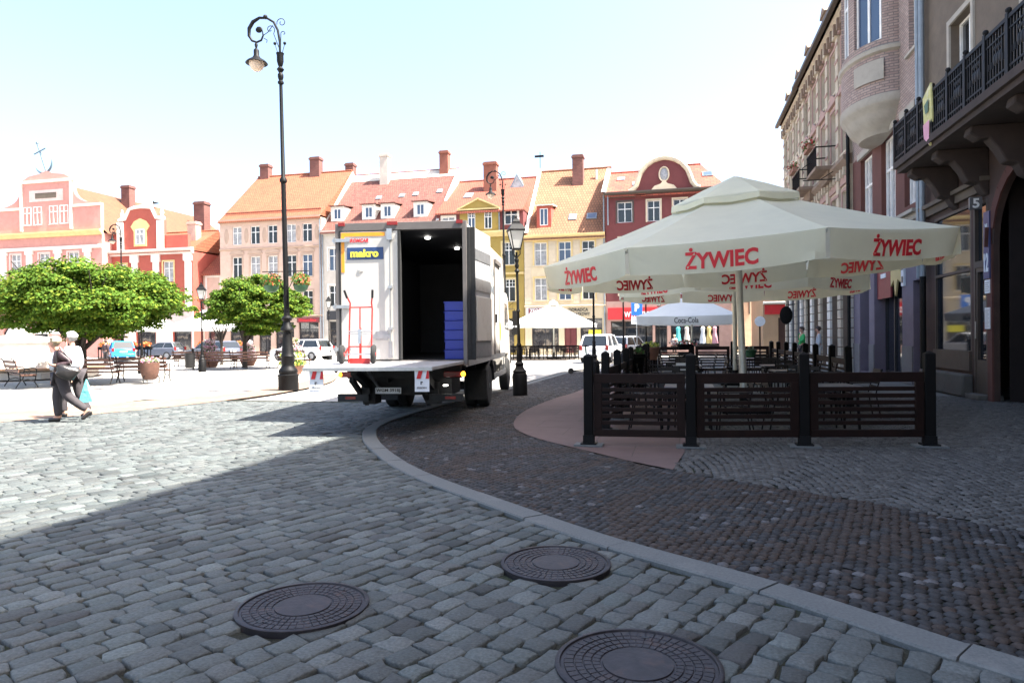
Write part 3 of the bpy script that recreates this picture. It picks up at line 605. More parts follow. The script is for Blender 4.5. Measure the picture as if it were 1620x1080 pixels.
# connecting lower wing
LW = bld('small_orange_house', 'narrow orange house squeezed between the deep red and the peach buildings', (-46.3, 60.6, 0), 2.38, 8.4, [(.5, .2, 1.3, 2.6, 1)], 'peach', 8)
gable_roof(LW, 2.38, 8.4, 11.6, 4, 'roof_red'); partm('white_frame', 'whitewall', LW, lambda b: (b.box(.25, -.05, 3.6, .42, 0, 8.0), b.box(1.9, -.05, 3.6, 2.07, 0, 8.0), b.box(.42, -.05, 7.8, 1.9, 0, 8.0)))
shop(LW, .5, .2, 1.3, 2.6, n=1, tr=0)
# C: peach building
XC = -43.9; WC = 11.0; xs = (-42.0, -40.0, -38.1, -36.1, -34.4)
ops = [(x-XC-.52, 10.85, 1.04, 1.75) for x in xs]+[(x-XC-.55, 7.55, 1.1, 2.1) for x in xs]+[(x-XC-.55, 4.25, 1.1, 1.95) for x in xs]
ops0 = [(1.0, .3, 2.6, 2.9), (4.2, .1, 1.3, 3.1), (6.0, .3, 2.0, 2.9), (8.5, .3, 2.1, 2.9)]
Cc = bld('peach_town_house', 'peach rendered house with a broad plain orange tiled roof and two brick chimneys', (XC, YB, 0), WC, 13.3, ops+ops0, 'peach', 14)
for i, o in enumerate(ops): window(Cc, *o, sill='peachdark' if i > 4 else None, sur='peachdark' if i > 4 else None, hood='arch' if 4 < i < 10 else None)
for o in ops0: shop(Cc, *o, n=2)
cornice(Cc, WC, 12.95, 'peachdark'); cornice(Cc, WC, 10.3, 'peachdark', name='string_course', prof=((0, 0), (.1, 0), (.16, .14), (0, .2))); cornice(Cc, WC, 3.7, 'peachdark', name='string_course', prof=((0, 0), (.1, 0), (.2, .14), (0, .2)))
for x in (.75, 3.0, 5.9-.95, 8.6, 10.55): partm('oval_ornament', 'peachdark', Cc, lambda b: b.ball((x if x != 3.0 else 2.95, 0, 11.7), 1, 12, sc=(.26, .05, .75)))
gable_roof(Cc, WC, 13.4, 19.0, 6.6, 'roof_orange'); chimney(Cc, .95, 6.6, 17.2, 20.3, 1.0, .8); chimney(Cc, 7.0, 6.4, 17.5, 20.6, 1.1, .8); chimney(Cc, 10.4, 7.5, 17.5, 20.0, .9, .8)
partm('snow_guard', 'roof_red', Cc, lambda b: [b.box(.3, .5, 13.95+k*.0, 10.7, .56, 14.1) for k in (0,)])
sign(Cc, 8.4, 10.7, 3.15, 3.6, 'signmaroon', 'Studio', 'redtext', y=-.1); drainpipe(Cc, WC-.1, -.1, 0, 12.9, r=.07)
# D: pale narrow building, old red roof
XD = -32.88; WD = 11.45
ops = [(x-.5, 8.0, 1.05, 2.1) for x in (1.2, 4.0, 6.8, 9.6)]+[(x-.5, 4.6, 1.05, 2.0) for x in (1.2, 4.0, 6.8, 9.6)]; ops0 = [(.7, .2, 3.6, 3.0), (5, .2, 2.6, 3.0), (8.2, .2, 2.6, 3.0)]
D = bld('pale_town_house', 'pale grey cream house under an old patchy red roof with small white dormers', (XD, YB, 0), WD, 11.7, ops+ops0, 'greige', 14)
for o in ops: window(D, *o, sur='whitewall')
for o in ops0: shop(D, *o, n=2)
sign(D, .5, 4.4, 3.35, 4.2, 'signdark', 'foto', 'lightbox', fx=(.35, .65)); cornice(D, WD, 11.4, 'greige')
drainpipe(D, .12, -.1, 0, 11.4); gable_roof(D, WD, 11.9, 18.6, 7.3, 'roof_old'); chimney(D, 3.9, 6.1, 16.2, 20.3, .9, .8, 'greige'); chimney(D, 10.0, 7, 17, 20.4, .9, .8, 'chimney')
partm('party_wall', 'whitewall', D, lambda b: (b.add([(-.28, -.1, 11.9), (-.28, 6.7, 18.95), (-.28, 13, 13), (-.0, -.1, 11.9), (0, 6.7, 18.95), (0, 13, 13)], [(0, 1, 2), (3, 5, 4), (0, 3, 4, 1), (1, 4, 5, 2)])))
for x in (1.15, 4.4, 6.3, 9.6): dormer(D, x, 1.0, 11.9, 18.6, 7.3, 1.35, 1.5, 'whitewall', 'roof_old')
for x, y in ((4.2, 3.6), (6.6, 3.7), (8.0, 3.8), (10.4, 4.0)): skylight(D, x, y, 11.9, 18.6, 7.3, .55, .6)
partm('ridge_flashing', 'greige', D, lambda b: b.add([(0, 6.3, 17.72), (WD, 6.3, 17.72), (WD, 7.34, 18.72), (0, 7.34, 18.72)], [(0, 1, 2, 3)]))
# E: ochre building with attic storey
XE = -21.4; WE = 8.15
ops = [(x-.55, 7.95, 1.15, 2.0) for x in (1.3, 4.1, 6.75)]+[(x-.55, 4.7, 1.15, 2.0) for x in (1.3, 4.1, 6.75)]; ops0 = [(.8, .2, 2.4, 3), (4.4, .2, 2.8, 3)]
E_ = bld('ochre_town_house', 'ochre yellow house with a small pediment gable between two dark dormers', (XE, YB, 0), WE, 10.8, ops+ops0, 'ochre', 14)
for o in ops: window(E_, *o, sur='ochre_light', style='bars', sill='ochre_light')
for o in ops0: shop(E_, *o, n=2)
cornice(E_, WE, 10.5, 'ochre_light', prof=((0, 0), (.15, 0), (.3, .15), (.45, .35), (.45, .5), (0, .55))); cornice(E_, WE, 7.1, 'ochre_light', name='string_course', prof=((0, 0), (.1, 0), (.16, .14), (0, .2)))
b = MB(); wall_grid(b, 3.6, 13.05, [(.75, 11.25, .7, 1.6), (2.3, 11.25, .7, 1.6)], 2, .1, z0=11.0); b.T = Matrix(); 
o = b.build('attic_gable', 'ochre', E_, smooth=False); o.location = (2.25, .05, 0)
for x in (3.0, 4.55): window(E_, x, 11.25, .7, 1.6, rev=.12, style='bars').location.y = .05
b = MB(); b.prism([(2.15, 13.05), (5.95, 13.05), (4.05, 13.85)], -.12, 2.2); b.build('pediment', 'ochre', E_, smooth=False)
partm('pediment_trim', 'ochre_light', E_, lambda b: (b.bar((2.1, -.14, 13.05), (4.05, -.14, 13.95), .2, .12), b.bar((6.0, -.14, 13.05), (4.05, -.14, 13.95), .2, .12), b.box(2.1, -.2, 12.95, 6.0, .0, 13.09)))
for xa, wv in ((.05, 2.2), (5.9, 2.2)):
    b = MB(); b.T = Matrix.Translation((xa, .15, 0)); wall_grid(b, wv, 13.0, [(.5, 11.55, 1.2, .95 if xa < 1 else 1.3)], 1.5, .1, z0=11.0); b.build('attic_wall', 'maroon', E_, smooth=False)
    window(E_, xa+.5, 11.55, 1.2, .95 if xa < 1 else 1.3, rev=.12, sur='whitewall').location.y = .15
o = gable_roof(E_, WE, 12.95, 17.0, 6.3, 'roof_red', ov=.25); chimney(E_, 6.2-2.1, 4.2, 15.2, 18.2, 1.25, .9, 'chimney'); skylight(E_, 2.2, 2.6, 12.95, 17, 6.3)
b = MB(); b.prism([(5.6, 15.2), (7.6, 15.2), (6.6, 17.0)], 4.3, 6.4); b.build('glazed_dormer', 'zinc', E_, smooth=False); partm('pane', 'glass_curtain', E_, lambda b: b.prism([(5.8, 15.28), (7.4, 15.28), (6.6, 16.75)], 4.27, 4.31))
partm('party_wall', 'whitewall', E_, lambda b: b.add([(.0, -.1, 12.2), (.0, 6.6, 18.4), (.0, 13, 12.6), (.25, -.1, 12.2), (.25, 6.6, 18.4), (.25, 13, 12.6)], [(0, 2, 1), (3, 4, 5), (0, 1, 4, 3), (1, 2, 5, 4)]))
drainpipe(E_, 5.95, -.05, 10.9, 13); drainpipe(E_, .1, -.1, 0, 10.6, 'gutterbrown')
# F: cream building
XF = -13.2; WF = 7.1; xs = (1.45, 3.6, 5.65)
ops = [(x-.55, 7.8, 1.1, 2.0) for x in xs]+[(x-.55, 4.75, 1.1, 1.95) for x in xs]; ops0 = [(.6, .5, 2.4, 2.6), (3.5, .1, 1.1, 3.0), (4.9, .5, 1.9, 2.6)]
F_ = bld('cream_town_house', 'cream house with three windows per floor and an orange roof with a tall dark chimney', (XF, YB, 0), WF, 10.3, ops+ops0, 'cream', 14)
for i, o in enumerate(ops): window(F_, *o, sur='yellowtrim', sill='creamtrim')
shop(F_, *ops0[0], n=2); shop(F_, *ops0[2], n=2)
partm('door', 'maroon', F_, lambda b: (b.box(3.55, .1, .1, 4.03, .16, 3.0), b.box(4.07, .1, .1, 4.55, .16, 3.0)))
cornice(F_, WF, 9.95, 'yellowtrim', prof=((0, 0), (.15, 0), (.3, .2), (.4, .35), (.4, .5), (0, .55)))
for a, c in ((0, .6), (2.2, 2.8), (4.35, 4.9), (6.4, WF)): partm('rustication', 'creamtrim', F_, lambda b: (b.box(a+.02, -.012, 4.4, c-.02, 0, 9.9), [b.box(a, -.035, 4.4+k*.37, c, -.0125, 4.4+k*.37+.31) for k in range(15)]))
cornice(F_, WF, 4.1, 'creamtrim', name='string_course', prof=((0, 0), (.1, 0), (.2, .14), (0, .2)))
gable_roof(F_, WF, 10.5, 17.6, 6.8, 'roof_yellow'); chimney(F_, 4.1, 5.4, 14.8, 18.6, 1.0, .9, 'brickchim')
partm('party_wall', 'whitewall', F_, lambda b: b.add([(0, -.1, 10.7), (0, 7, 18.0), (0, 13, 12), (.28, -.1, 10.7), (.28, 7, 18.0), (.28, 13, 12)], [(0, 2, 1), (3, 4, 5), (0, 1, 4, 3), (1, 2, 5, 4)]))
dormer(F_, 1.65, .7, 10.5, 17.6, 6.8, 1.3, 2.0, 'deepred', 'whitewall'); skylight(F_, 4.1, 1.3, 10.5, 17.6, 6.8, .7, .8); skylight(F_, 5.8, 1.3, 10.5, 17.6, 6.8, .9, .8, 'glass_sky')
partm('roof_pipe', 'whitewall', F_, lambda b: b.tube([(5.8, 5.6, 16), (5.8, 5.6, 17.2)], .1)); partm('aerial', 'iron', F_, lambda b: (b.tube([(.14, 7.0, 17.9), (.14, 7.0, 19.6)], .03, 5), b.box(-.4, 6.95, 19.1, .5, 7.05, 19.3)))
sign(F_, .15, 3.1, 3.25, 4.15, 'paper'); 
s_ = sign(F_, .35, 2.95, 3.5, 4.05, 'signmaroon', y=-.12, th=.04); partm('lettering', 'white', s_, lambda b: add_text(b, 'ZEGAR', .45, 1.75, 3.62, 4.0, -.142, .02, 0, .03))
partm('lettering', 'signdark', F_, lambda b: add_text(b, 'DORADCA', 3.9, 5.6, 3.72, 4.0, -.01, .03, 0, .02)); partm('lettering', 'signdark', F_, lambda b: add_text(b, 'PODATKOWY', 3.9, 5.75, 3.33, 3.62, -.01, .03, 0, .02))
partm('window_poster', 'yellow', F_, lambda b: b.box(5.6, .12, 1.6, 6.7, .16, 2.1)); drainpipe(F_, WF-.08, -.08, 0, 13.6)
# G: maroon house with big curved gable
XG = -6.05; WG = 10.3; cg = 4.95
ops = [(1.65-.62, 11.2, 1.25, 1.75), (4.05-.5, 11.2, 1.05, 1.75), (6.2-.5, 11.2, 1.05, 1.75), (8.6-.5, 11.2, 1.05, 1.75)]+[(x-.5, 8.0, 1.05, 1.9) for x in (1.65, 4.05, 6.2, 8.6)]+[(x-.5, 5.0, 1.05, 1.7) for x in (1.65, 4.05, 6.2, 8.6)]
ops0 = [(.4, .6, 3.5, 2.2), (4.1, .1, 1.0, 2.7), (5.4, .6, 3.9, 2.3)]
G_ = bld('maroon_town_house', 'maroon house with a big curved gable and oval window above the clothes shop', (XG, YB, 0), WG, 13.6, ops+ops0, 'maroon', 14)
for i, o in enumerate(ops): window(G_, *o, sur='creamtrim' if i else 'gutterbrown', glass='glass' if i < 4 else None)
for i, o in enumerate(ops0): shop(G_, *o, n=(3, 1, 3)[i], frame='gutterbrown', glass='glass')
cornice(G_, WG, 13.35, 'gutterbrown', prof=((0, 0), (.12, 0), (.3, .15), (.5, .3), (.5, .42), (0, .45)), ext=.1)
partm('ground_floor_render', 'rosewall', G_, lambda b: (b.box(0, -.05, 0, .4, 0, 4.5), b.box(.4, -.05, 2.8, 4.1, 0, 4.5), b.box(3.9, -.05, 0, 4.1, 0, 2.8), b.box(4.1, -.05, 2.8, 9.3, 0, 4.5), b.box(5.1, -.05, 0, 5.4, 0, 2.8), b.box(9.3, -.05, 0, WG, 0, 4.5), b.box(5.4, -.05, 0, 9.3, 0, .6), b.box(.4, -.05, 0, 3.9, 0, .6)))
sign(G_, .15, 4.5, 2.95, 3.95, 'signred', 'WYPRZEDAŻ', 'white', y=-.12, fx=(.32, .97), fz=(.18, .8), bold=.025)
def ogee(s): return [(cg+s*x, z) for x, z in ((2.9, 13.8), (2.6, 13.92), (2.3, 14.3), (2.1, 14.9), (1.9, 15.4), (1.45, 15.95), (.9, 16.3), (.4, 16.45))]
pts = ogee(1)+[(cg, 16.5)]+ogee(-1)[::-1]
partm('gable', 'maroon', G_, lambda b: b.prism(pts, .0, .5), smooth=False)
partm('gable_trim', 'creamtrim', G_, lambda b: b.tube([(p[0], .0, p[1]) for p in pts], .22, 6))
partm('oval_window', 'glass_curtain', G_, lambda b: b.ball((cg, -.0, 15.1), 1, 14, sc=(.36, .06, .55))); partm('oval_surround', 'creamtrim', G_, lambda b: b.tube([(cg+.4*math.cos(t*PI/10), -.05, 15.1+.6*math.sin(t*PI/10)) for t in range(20)], .06, 6, closed=True))
partm('gable_ornament', 'creamtrim', G_, lambda b: b.prism([(cg-1.05, 13.85), (cg+1.05, 13.85), (cg+.8, 14.15), (cg+.3, 14.3), (cg, 14.65), (cg-.3, 14.3), (cg-.8, 14.15)], -.1, 0))
gable_roof(G_, 3.4, 13.7, 16.6, 5, 'roof_redgrid', hr=0); gable_roof(G_, WG-2.6, 13.65, 17.0, 5.4, 'roof_redgrid', x0=2.6, hl=1.6, hr=2.2)
chimney(G_, cg-.3, 4.8, 16, 17.6, 1.5, .8, 'maroon'); skylight(G_, 1.1, 3.0, 13.7, 16.6, 5, .7, .8); skylight(G_, 2.6, 1.6, 13.7, 16.6, 5, .8, .9); skylight(G_, 8.6, 2.6, 13.65, 17.0, 5.4, .9, 1.1, 'glass_sky')
partm('party_wall', 'whitewall', G_, lambda b: b.add([(-.3, -.2, 13.9), (-.3, 5, 17.1), (-.3, 10, 14), (0, -.2, 13.9), (0, 5, 17.1), (0, 10, 14)], [(0, 2, 1), (3, 4, 5), (0, 1, 4, 3), (1, 2, 5, 4)]))
drainpipe(G_, .25, -.3, 11, 13.5); 
cols = [(.08, .45, .45), (.6, .5, .45), (.5, .55, .6), (.55, .3, .35), (.25, .6, .08), (.65, .5, .2), (.6, .6, .6)]
for i, c in enumerate(cols): mk('cloth%d' % i, c, .85)
for i, (x, c) in enumerate(((6.0, 0), (6.7, 1), (8.0, 2), (8.5, 5), (8.95, 3))):
    o = partm('dress_display', 'cloth%d' % c, None, lambda b: b.lathe([(.3, .0), (.24, .5), (.15, .95), (.2, 1.3), (.08, 1.42)], 8)); o.location = (XG+x, YB+.06, .85)
    tag(o, ('turquoise', 'beige', 'grey blue', 'mustard', 'dusty pink')[i]+' dress hanging outside the clothes shop window', 'dress', 'dresses shown at the clothes shop')
for i in range(7):
    o = partm('hanging_shirt', 'cloth%d' % ((4, 6, 3, 5, 6, 2, 1)[i]), None, lambda b: b.prism([(-.18, 0), (.18, 0), (.18, .3), (.28, .25), (.3, .38), (.12, .5), (-.12, .5), (-.3, .38), (-.28, .25), (-.18, .3)], -.04, .04)); o.location = (XG+6.7+i*.42, YB+.05, 2.3)
    tag(o, ('lime green', 'bright white', 'pink', 'orange yellow', 'off white', 'pale blue', 'beige')[i]+' shirt hung high in the clothes shop window', 'shirt', 'shirts in the clothes shop window')
# building across the street gap, and the low house with the red sign
H_ = bld('far_cream_house', 'sunlit cream house with an arched window niche seen through the street gap', (3.6, 66, 0), 5.2, 12, [(3.2, 4.6, 1.0, 1.9), (.6, 4.6, 1.0, 1.9), (3.2, .8, 1.0, 2.0)], 'cream', 10)
window(H_, 3.2, 4.6, 1.0, 1.9, glass='glass'); window(H_, .6, 4.6, 1.0, 1.9); window(H_, 3.2, .8, 1.0, 2.0)
partm('arch_moulding', 'gutterbrown', H_, lambda b: b.tube([(2.6, -.03, 3.4), (2.6, -.03, 6.2)]+[(3.7-1.1*math.cos(t*PI/8), -.03, 6.2+.9*math.sin(t*PI/8)) for t in range(1, 8)]+[(4.8, -.03, 6.2), (4.8, -.03, 3.4)], .06, 5)); gable_roof(H_, 5.2, 12, 14.5, 4, 'roof_red')
J_ = bld('low_corner_shop', 'tan corner shop with a red signboard carrying a yellow disc, beyond the terrace', (5.75, 51.5, 0), 8, 6.6, [(1.0, .1, 1.7, 2.6)], 'tan', 8)
partm('upper_render', 'rosewall', J_, lambda b: b.box(0, -.06, 3.9, 8, 0, 6.0)); sign(J_, 0.1, 3.9, 2.95, 3.6, 'signred', None); partm('logo_disc', 'yellow', J_, lambda b: (b.tube([(1.75, -.16, 3.28), (1.75, -.11, 3.28)], .36, 20), b.box(1.6, -.18, 3.2, 1.9, -.15, 3.36)))
partm('door', 'door_dark', J_, lambda b: b.box(1.0, .1, .1, 2.7, .16, 2.7)); cornice(J_, 8, 3.65, 'whitewall', name='awning_board', prof=((0, 0), (.35, 0), (.4, .12), (0, .2))); cornice(J_, 8, 6.3, 'gutterbrown')
# ---------------- the shaded row along the right side ----------------
HZ = -PI/2
def tiered(name, label, yfar, w, depth, tiers, x=6.8):
    t = empty(name, (x, yfar, 0), HZ, label, 'building')
    for z0, z1, ops, m, rev, pn in tiers:
        b = MB(); wall_grid(b, w, z1, ops, depth, rev, z0=z0); b.build(pn, m, t, smooth=False)
    return t
# near house with balcony, archway
W1 = 36.0
up = [(2.1, 6.25, 1.35, 3.1), (6.0, 6.25, 1.35, 3.1), (9.8, 6.25, 1.35, 3.1)]; up2 = [(x, 11.0, 1.3, 2.2) for x in (2.1, 6.0, 9.8, 13.6)]+[(x, 15, 1.3, 2) for x in (2.1, 6, 9.8)]
shopo = (.85, .62, 2.45, 4.0); dooro = (3.42, .12, .78, 4.45); arch = (4.5, 0, 3.1, 5.0, 1)
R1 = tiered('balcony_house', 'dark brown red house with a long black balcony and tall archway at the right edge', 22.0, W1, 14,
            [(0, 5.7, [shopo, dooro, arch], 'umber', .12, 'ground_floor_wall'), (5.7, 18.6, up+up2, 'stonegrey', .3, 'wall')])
for o in up+up2: window(R1, *o[:4], rev=.3, sur='oriel', frame='winwhite', glass='glass')
partm('arch_surround', 'archred', R1, lambda b: (b.box(4.26, -.04, 0, 4.5, 0, 3.5), b.box(7.6, -.04, 0, 7.9, 0, 3.5), [b.bar((6.05-1.67*math.cos(PI*t/12), -.02, 3.45+1.67*math.sin(PI*t/12)), (6.05-1.67*math.cos(PI*(t+1)/12), -.02, 3.45+1.67*math.sin(PI*(t+1)/12)), .04, .24) for t in range(12)]))
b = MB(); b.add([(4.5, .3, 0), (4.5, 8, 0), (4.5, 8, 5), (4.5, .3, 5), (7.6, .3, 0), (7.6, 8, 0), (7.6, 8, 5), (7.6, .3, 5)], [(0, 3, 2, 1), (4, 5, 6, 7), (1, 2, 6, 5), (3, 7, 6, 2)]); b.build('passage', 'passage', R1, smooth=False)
o = shop(R1, *shopo, rev=.14, frame='gutterbrown', n=1, tr=.6, glass='glass')
f = MB(); f.T = Matrix.Translation((0, -.1, 0)); f.box(3.42, .1, .12, 3.5, .26, 4.57); f.box(4.12, .1, .12, 4.2, .26, 4.57); f.box(3.5, .1, 3.05, 4.12, .26, 3.2); f.box(3.5, .1, 4.49, 4.12, .26, 4.57); f.box(3.5, .12, .12, 4.12, .24, .9); f.box(3.5, .12, .9, 3.58, .22, 3.05); f.box(4.04, .12, .9, 4.12, .22, 3.05); f.box(3.58, .12, 2.95, 4.04, .22, 3.05)
dd = f.build('shop_door', 'gutterbrown', R1); partm('pane', 'glass', dd, lambda b: b.box(3.5, .08, .9, 4.12, .1, 4.5)); partm('handle', 'steel', dd, lambda b: b.tube([(3.62, -.04, 1.4), (3.62, -.04, 1.8)], .015, 6))
partm('stall_riser', 'gutterbrown', R1, lambda b: b.box(.86, -.06, .62, 3.29, .05, 1.1))
partm('plinth', 'plinth', R1, lambda b: (b.box(.35, -.26, 0, 3.4, 0, .55), b.box(.2, -.1, 0, .36, 0, .8)), bevel=.05)
partm('door_step', 'plinth', R1, lambda b: b.box(3.45, -.22, 0, 4.22, .3, .12), bevel=.02)
partm('lintel_cornice', 'stonegrey', R1, lambda b: (b.box(0, -.1, 4.75, 4.3, 0, 4.95), b.box(0, -.2, 4.95, 4.35, 0, 5.05)))
partm('number_lightbox', 'lightbox', R1, lambda b: b.box(3.94, -.29, 4.36, 4.02, -.03, 4.64), bevel=.01)
_n = MB(); v, f_ = text_geo('5', .03); _n.add([(4.023+c*.002, -.23+.14*a, 4.39+.22*bb) for a, bb, c in v], f_, 0); _n.build('lettering', 'white', R1)
sg = partm('number_plate', 'numblue', R1, lambda b: (b.box(4.16, -.07, 3.55, 4.46, -.043, 4.25), b.box(4.16, -.07, 3.5, 4.46, -.043, 3.55), b.box(4.16, -.07, 2.75, 4.46, -.043, 3.5)))
partm('lettering', 'paper', sg, lambda b: (add_text(b, '12', 4.2, 4.42, 2.9, 3.32, -.071, .01, 0, .03)))
partm('lettering', 'paper', sg, lambda b: add_text(b, 'XI', 4.25, 4.37, 3.75, 3.98, -.071, .01, 0, .02))
for z0, z1, n in ((2.42, 2.72, 'notice_upper'), (1.62, 2.1, 'notice')):
    p_ = partm('paper_notice', 'paper', R1, lambda b: b.box(4.18, -.06, z0, 4.44, -.043, z1)); partm('print_lines', 'zinc', p_, lambda b: [b.box(4.21, -.064, z, 4.41-.04*(k % 2), -.0605, z+.012) for k, z in enumerate(np.arange(z0+.05, z1-.04, .045))])
# balcony
bs_, be_ = 1.9, 13.0
bl = partm('balcony', 'dark_stone', R1, lambda b: (b.box(bs_, -1.3, 5.82, be_, 0, 5.98), b.box(bs_+.06, -1.22, 5.7, be_-.06, 0, 5.82)))
for x in (2.4, 4.15, 6.05, 7.95, 9.9, 11.8):
    pts = [(0, 5.7), (-1.05, 5.7), (-1.08, 5.55), (-.9, 5.42), (-.72, 5.44), (-.55, 5.2), (-.42, 4.95), (-.22, 4.9), (-.12, 4.7), (0, 4.62)]
    b = MB(); vs = [(x-.17, y, z) for y, z in pts]+[(x+.17, y, z) for y, z in pts]; n = len(pts)
    b.add(vs, [tuple(range(n-1, -1, -1)), tuple(range(n, 2*n))]+[(i, (i+1) % n, (i+1) % n+n, i+n) for i in range(n)]); b.build('bracket', 'dark_stone', R1, bevel=.03)
rl = MB()
rl.box(bs_, -1.28, 6.9, be_, -1.22, 6.97); rl.box(bs_, -1.27, 6.08, be_, -1.23, 6.12); rl.box(bs_, -1.27, 6.72, be_, -1.23, 6.75)
rl.box(bs_, -1.28, 6.9, bs_+.06, 0, 6.97); rl.box(bs_, -1.28, 6.08, bs_+.04, 0, 6.12)
x = bs_; k = 0
while x < be_:
    rl.box(x, -1.265, 5.98, x+.03, -1.235, 6.92)
    if k % 8 == 0: rl.box(x-.03, -1.29, 5.98, x+.07, -1.21, 7.02); rl.ball((x+.02, -1.25, 7.06), .055, 8)
    if k % 8 in (3, 4, 5): rl.ball((x+.06, -1.25, 6.42), .075, 8, sc=(1, .3, 1.5)); rl.ball((x+.06, -1.25, 6.62), .05, 6, sc=(1, .3, 1))
    else: rl.box(x-.02, -1.26, 6.30, x+.06, -1.24, 6.42); 
    x += .115; k += 1
for k in range(11): rl.box(bs_+.01, -1.2+k*.115, 5.98, bs_+.03, -1.17+k*.115, 6.92)
rl.build('railing', 'iron', bl)
for xx in (0.12, .42): partm('drainpipe', 'zinc', R1, lambda b: b.tube([(xx, -.16, 3.1), (xx, -.16, 18.5)], .075, 10))
partm('drainpipe_base', 'iron', R1, lambda b: b.tube([(.42, -.16, 0), (.42, -.16, 3.12)], .08, 10))
ck = MB(); ck.add([(0, 0, 0), (.5, .0, .2), (.52, .03, -.55), (.30, .05, -1.15), (.02, .03, -.95), (0, .02, 0), (.5, .04, .2), (.52, .06, -.55), (.3, .08, -1.15), (.02, .06, -.95)], [(0, 4, 3, 2, 1), (5, 6, 7, 8, 9)]+[(i, (i+1) % 5, (i+1) % 5+5, i+5) for i in range(5)])
o = ck.build('banner', 'banner'); o.location = (5.48, 17.75, 6.9); o.rotation_euler = (0, 0, HZ); tag(o, 'yellow and pink cloth banner hanging from the black balcony railing', 'banner')
partm('pink_corner', 'cloth_pink', o, lambda b: b.add([(.05, -.01, -.62), (.45, -.01, -.6), (.3, .03, -1.12), (.04, .01, -.92)], [(0, 3, 2, 1)])); partm('green_print', 'potgreen', o, lambda b: b.add([(.12, -.012, -.2), (.4, -.012, -.12), (.36, -.005, -.4), (.2, -.005, -.42)], [(0, 3, 2, 1)]))
# brick house with the oriel
W2 = 8.18
g2 = [(3.0, .1, 3.2, 4.5), (1.0, .1, 1.3, 4.5), (7.25, .1, .75, 3.0)]; f1 = [(1.25, 5.2, 1.6, 2.9), (4.0, 5.2, 1.6, 2.9), (6.5, 5.4, 1.1, 2.4)]
f2 = [(7.0, 9.9, .8, 2.6), (.6, 9.9, .9, 2.6), (7.0, 13.9, .8, 2.4), (.6, 13.9, .9, 2.4)]
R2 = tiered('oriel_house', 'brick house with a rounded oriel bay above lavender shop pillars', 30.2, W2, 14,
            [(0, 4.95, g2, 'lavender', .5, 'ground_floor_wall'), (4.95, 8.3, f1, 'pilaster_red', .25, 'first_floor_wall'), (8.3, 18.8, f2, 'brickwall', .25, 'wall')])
for o in f1: window(R2, *o, rev=.25, style='grid', glass='glass_curtain', pf=.08)
for o in f2: window(R2, *o, rev=.25, glass='glass_sky', sill='oriel')
shop(R2, *g2[0], rev=.5, n=3, glass='glass', tr=.7); shop(R2, *g2[1], rev=.5, n=1, glass='glass'); partm('door', 'door_dark', R2, lambda b: b.box(7.25, .3, .1, 8.0, .36, 3.1))
for a, c in ((0, .98), (2.32, 2.98), (6.22, 7.2)): partm('pillar_base', 'lav_base', R2, lambda b: b.box(a, -.03, 0, c, .45, 1.15))
partm('first_floor_cornice', 'oriel', R2, lambda b: (b.box(0, -.16, 4.85, W2, 0, 5.02), b.box(6.2, -.3, 5.02, W2, 0, 5.12)))
partm('window_lintel', 'oriel', R2, lambda b: [b.box(a-.15, -.1, 8.12, a+c+.15, 0, 8.34) for a, c in ((1.25, 1.6), (4.0, 1.6), (6.5, 1.1))])
sg = partm('shop_panel', 'signmaroon', R2, lambda b: b.box(3.02, .1, 2.75, 4.6, .16, 4.5)); partm('star_panel', 'ochre_light', R2, lambda b: b.prism([(4.62, 4.5), (5.9, 4.5), (5.6, 3.7), (5.9, 3.1), (5.35, 3.3), (5.1, 2.75), (4.95, 3.3), (4.62, 3.1)], .1, .16))
partm('lettering', 'paper', sg, lambda b: (add_text(b, 'OKULARY', 3.2, 4.4, 3.75, 3.95, .098, .02) if 0 else b.box(3.2, .08, 3.75, 4.3, .1, 3.85), b.box(3.5, .08, 3.45, 4.1, .1, 3.6)))
pl_ = partm('projecting_sign', 'paper', R2, lambda b: b.box(6.3, -.06, 3.0, 6.55, -.0, 4.3)); partm('print', 'signdark', pl_, lambda b: (b.box(6.33, -.066, 3.95, 6.52, -.061, 4.1), b.box(6.33, -.066, 3.5, 6.52, -.061, 3.75), b.box(6.35, -.066, 3.1, 6.5, -.061, 3.3)))
# oriel: faceted brick bay on a moulded round foot
bay = [(2.2, 0), (2.45, -.65), (3.2, -1.22), (5.0, -1.22), (5.85, -.62), (6.1, 0)]
def bayring(s, z): cxm = 4.15; return [(cxm+(x-cxm)*s, y*s, z) for x, y in bay]
def smoothbay(s, z, n=16): return [(4.15+1.98*s*math.cos(PI-PI*i/n), -1.26*s*math.sin(PI*i/n), z) for i in range(n+1)]
b = MB()
for zz in ((8.75, .95), (10.6, 1.0)): pass
prev = None
def band(b, prof, n=16):
    rings = [smoothbay(s, z, n) for s, z in prof]; vs = [p for r in rings for p in r]; k = n+1
    b.add(vs, [(i*k+j, i*k+j+1, (i+1)*k+j+1, (i+1)*k+j) for i in range(len(prof)-1) for j in range(n)]+[tuple(range((len(prof)-1)*k, len(prof)*k)), tuple(range(k-1, -1, -1))])
oriel = partm('oriel', 'brickwall', R2, lambda b: band(b, [(.97, 9.15), (.97, 10.45)]))
partm('foot_moulding', 'oriel', oriel, lambda b: band(b, [(.05, 8.0), (.55, 8.1), (.62, 8.25), (.72, 8.35), (.84, 8.6), (.88, 8.75), (.97, 8.85), (1.0, 8.95), (1.0, 9.15), (.97, 9.16)]))
partm('sill_moulding', 'oriel', oriel, lambda b: band(b, [(.97, 10.44), (1.03, 10.5), (1.04, 10.62), (.96, 10.7)]))
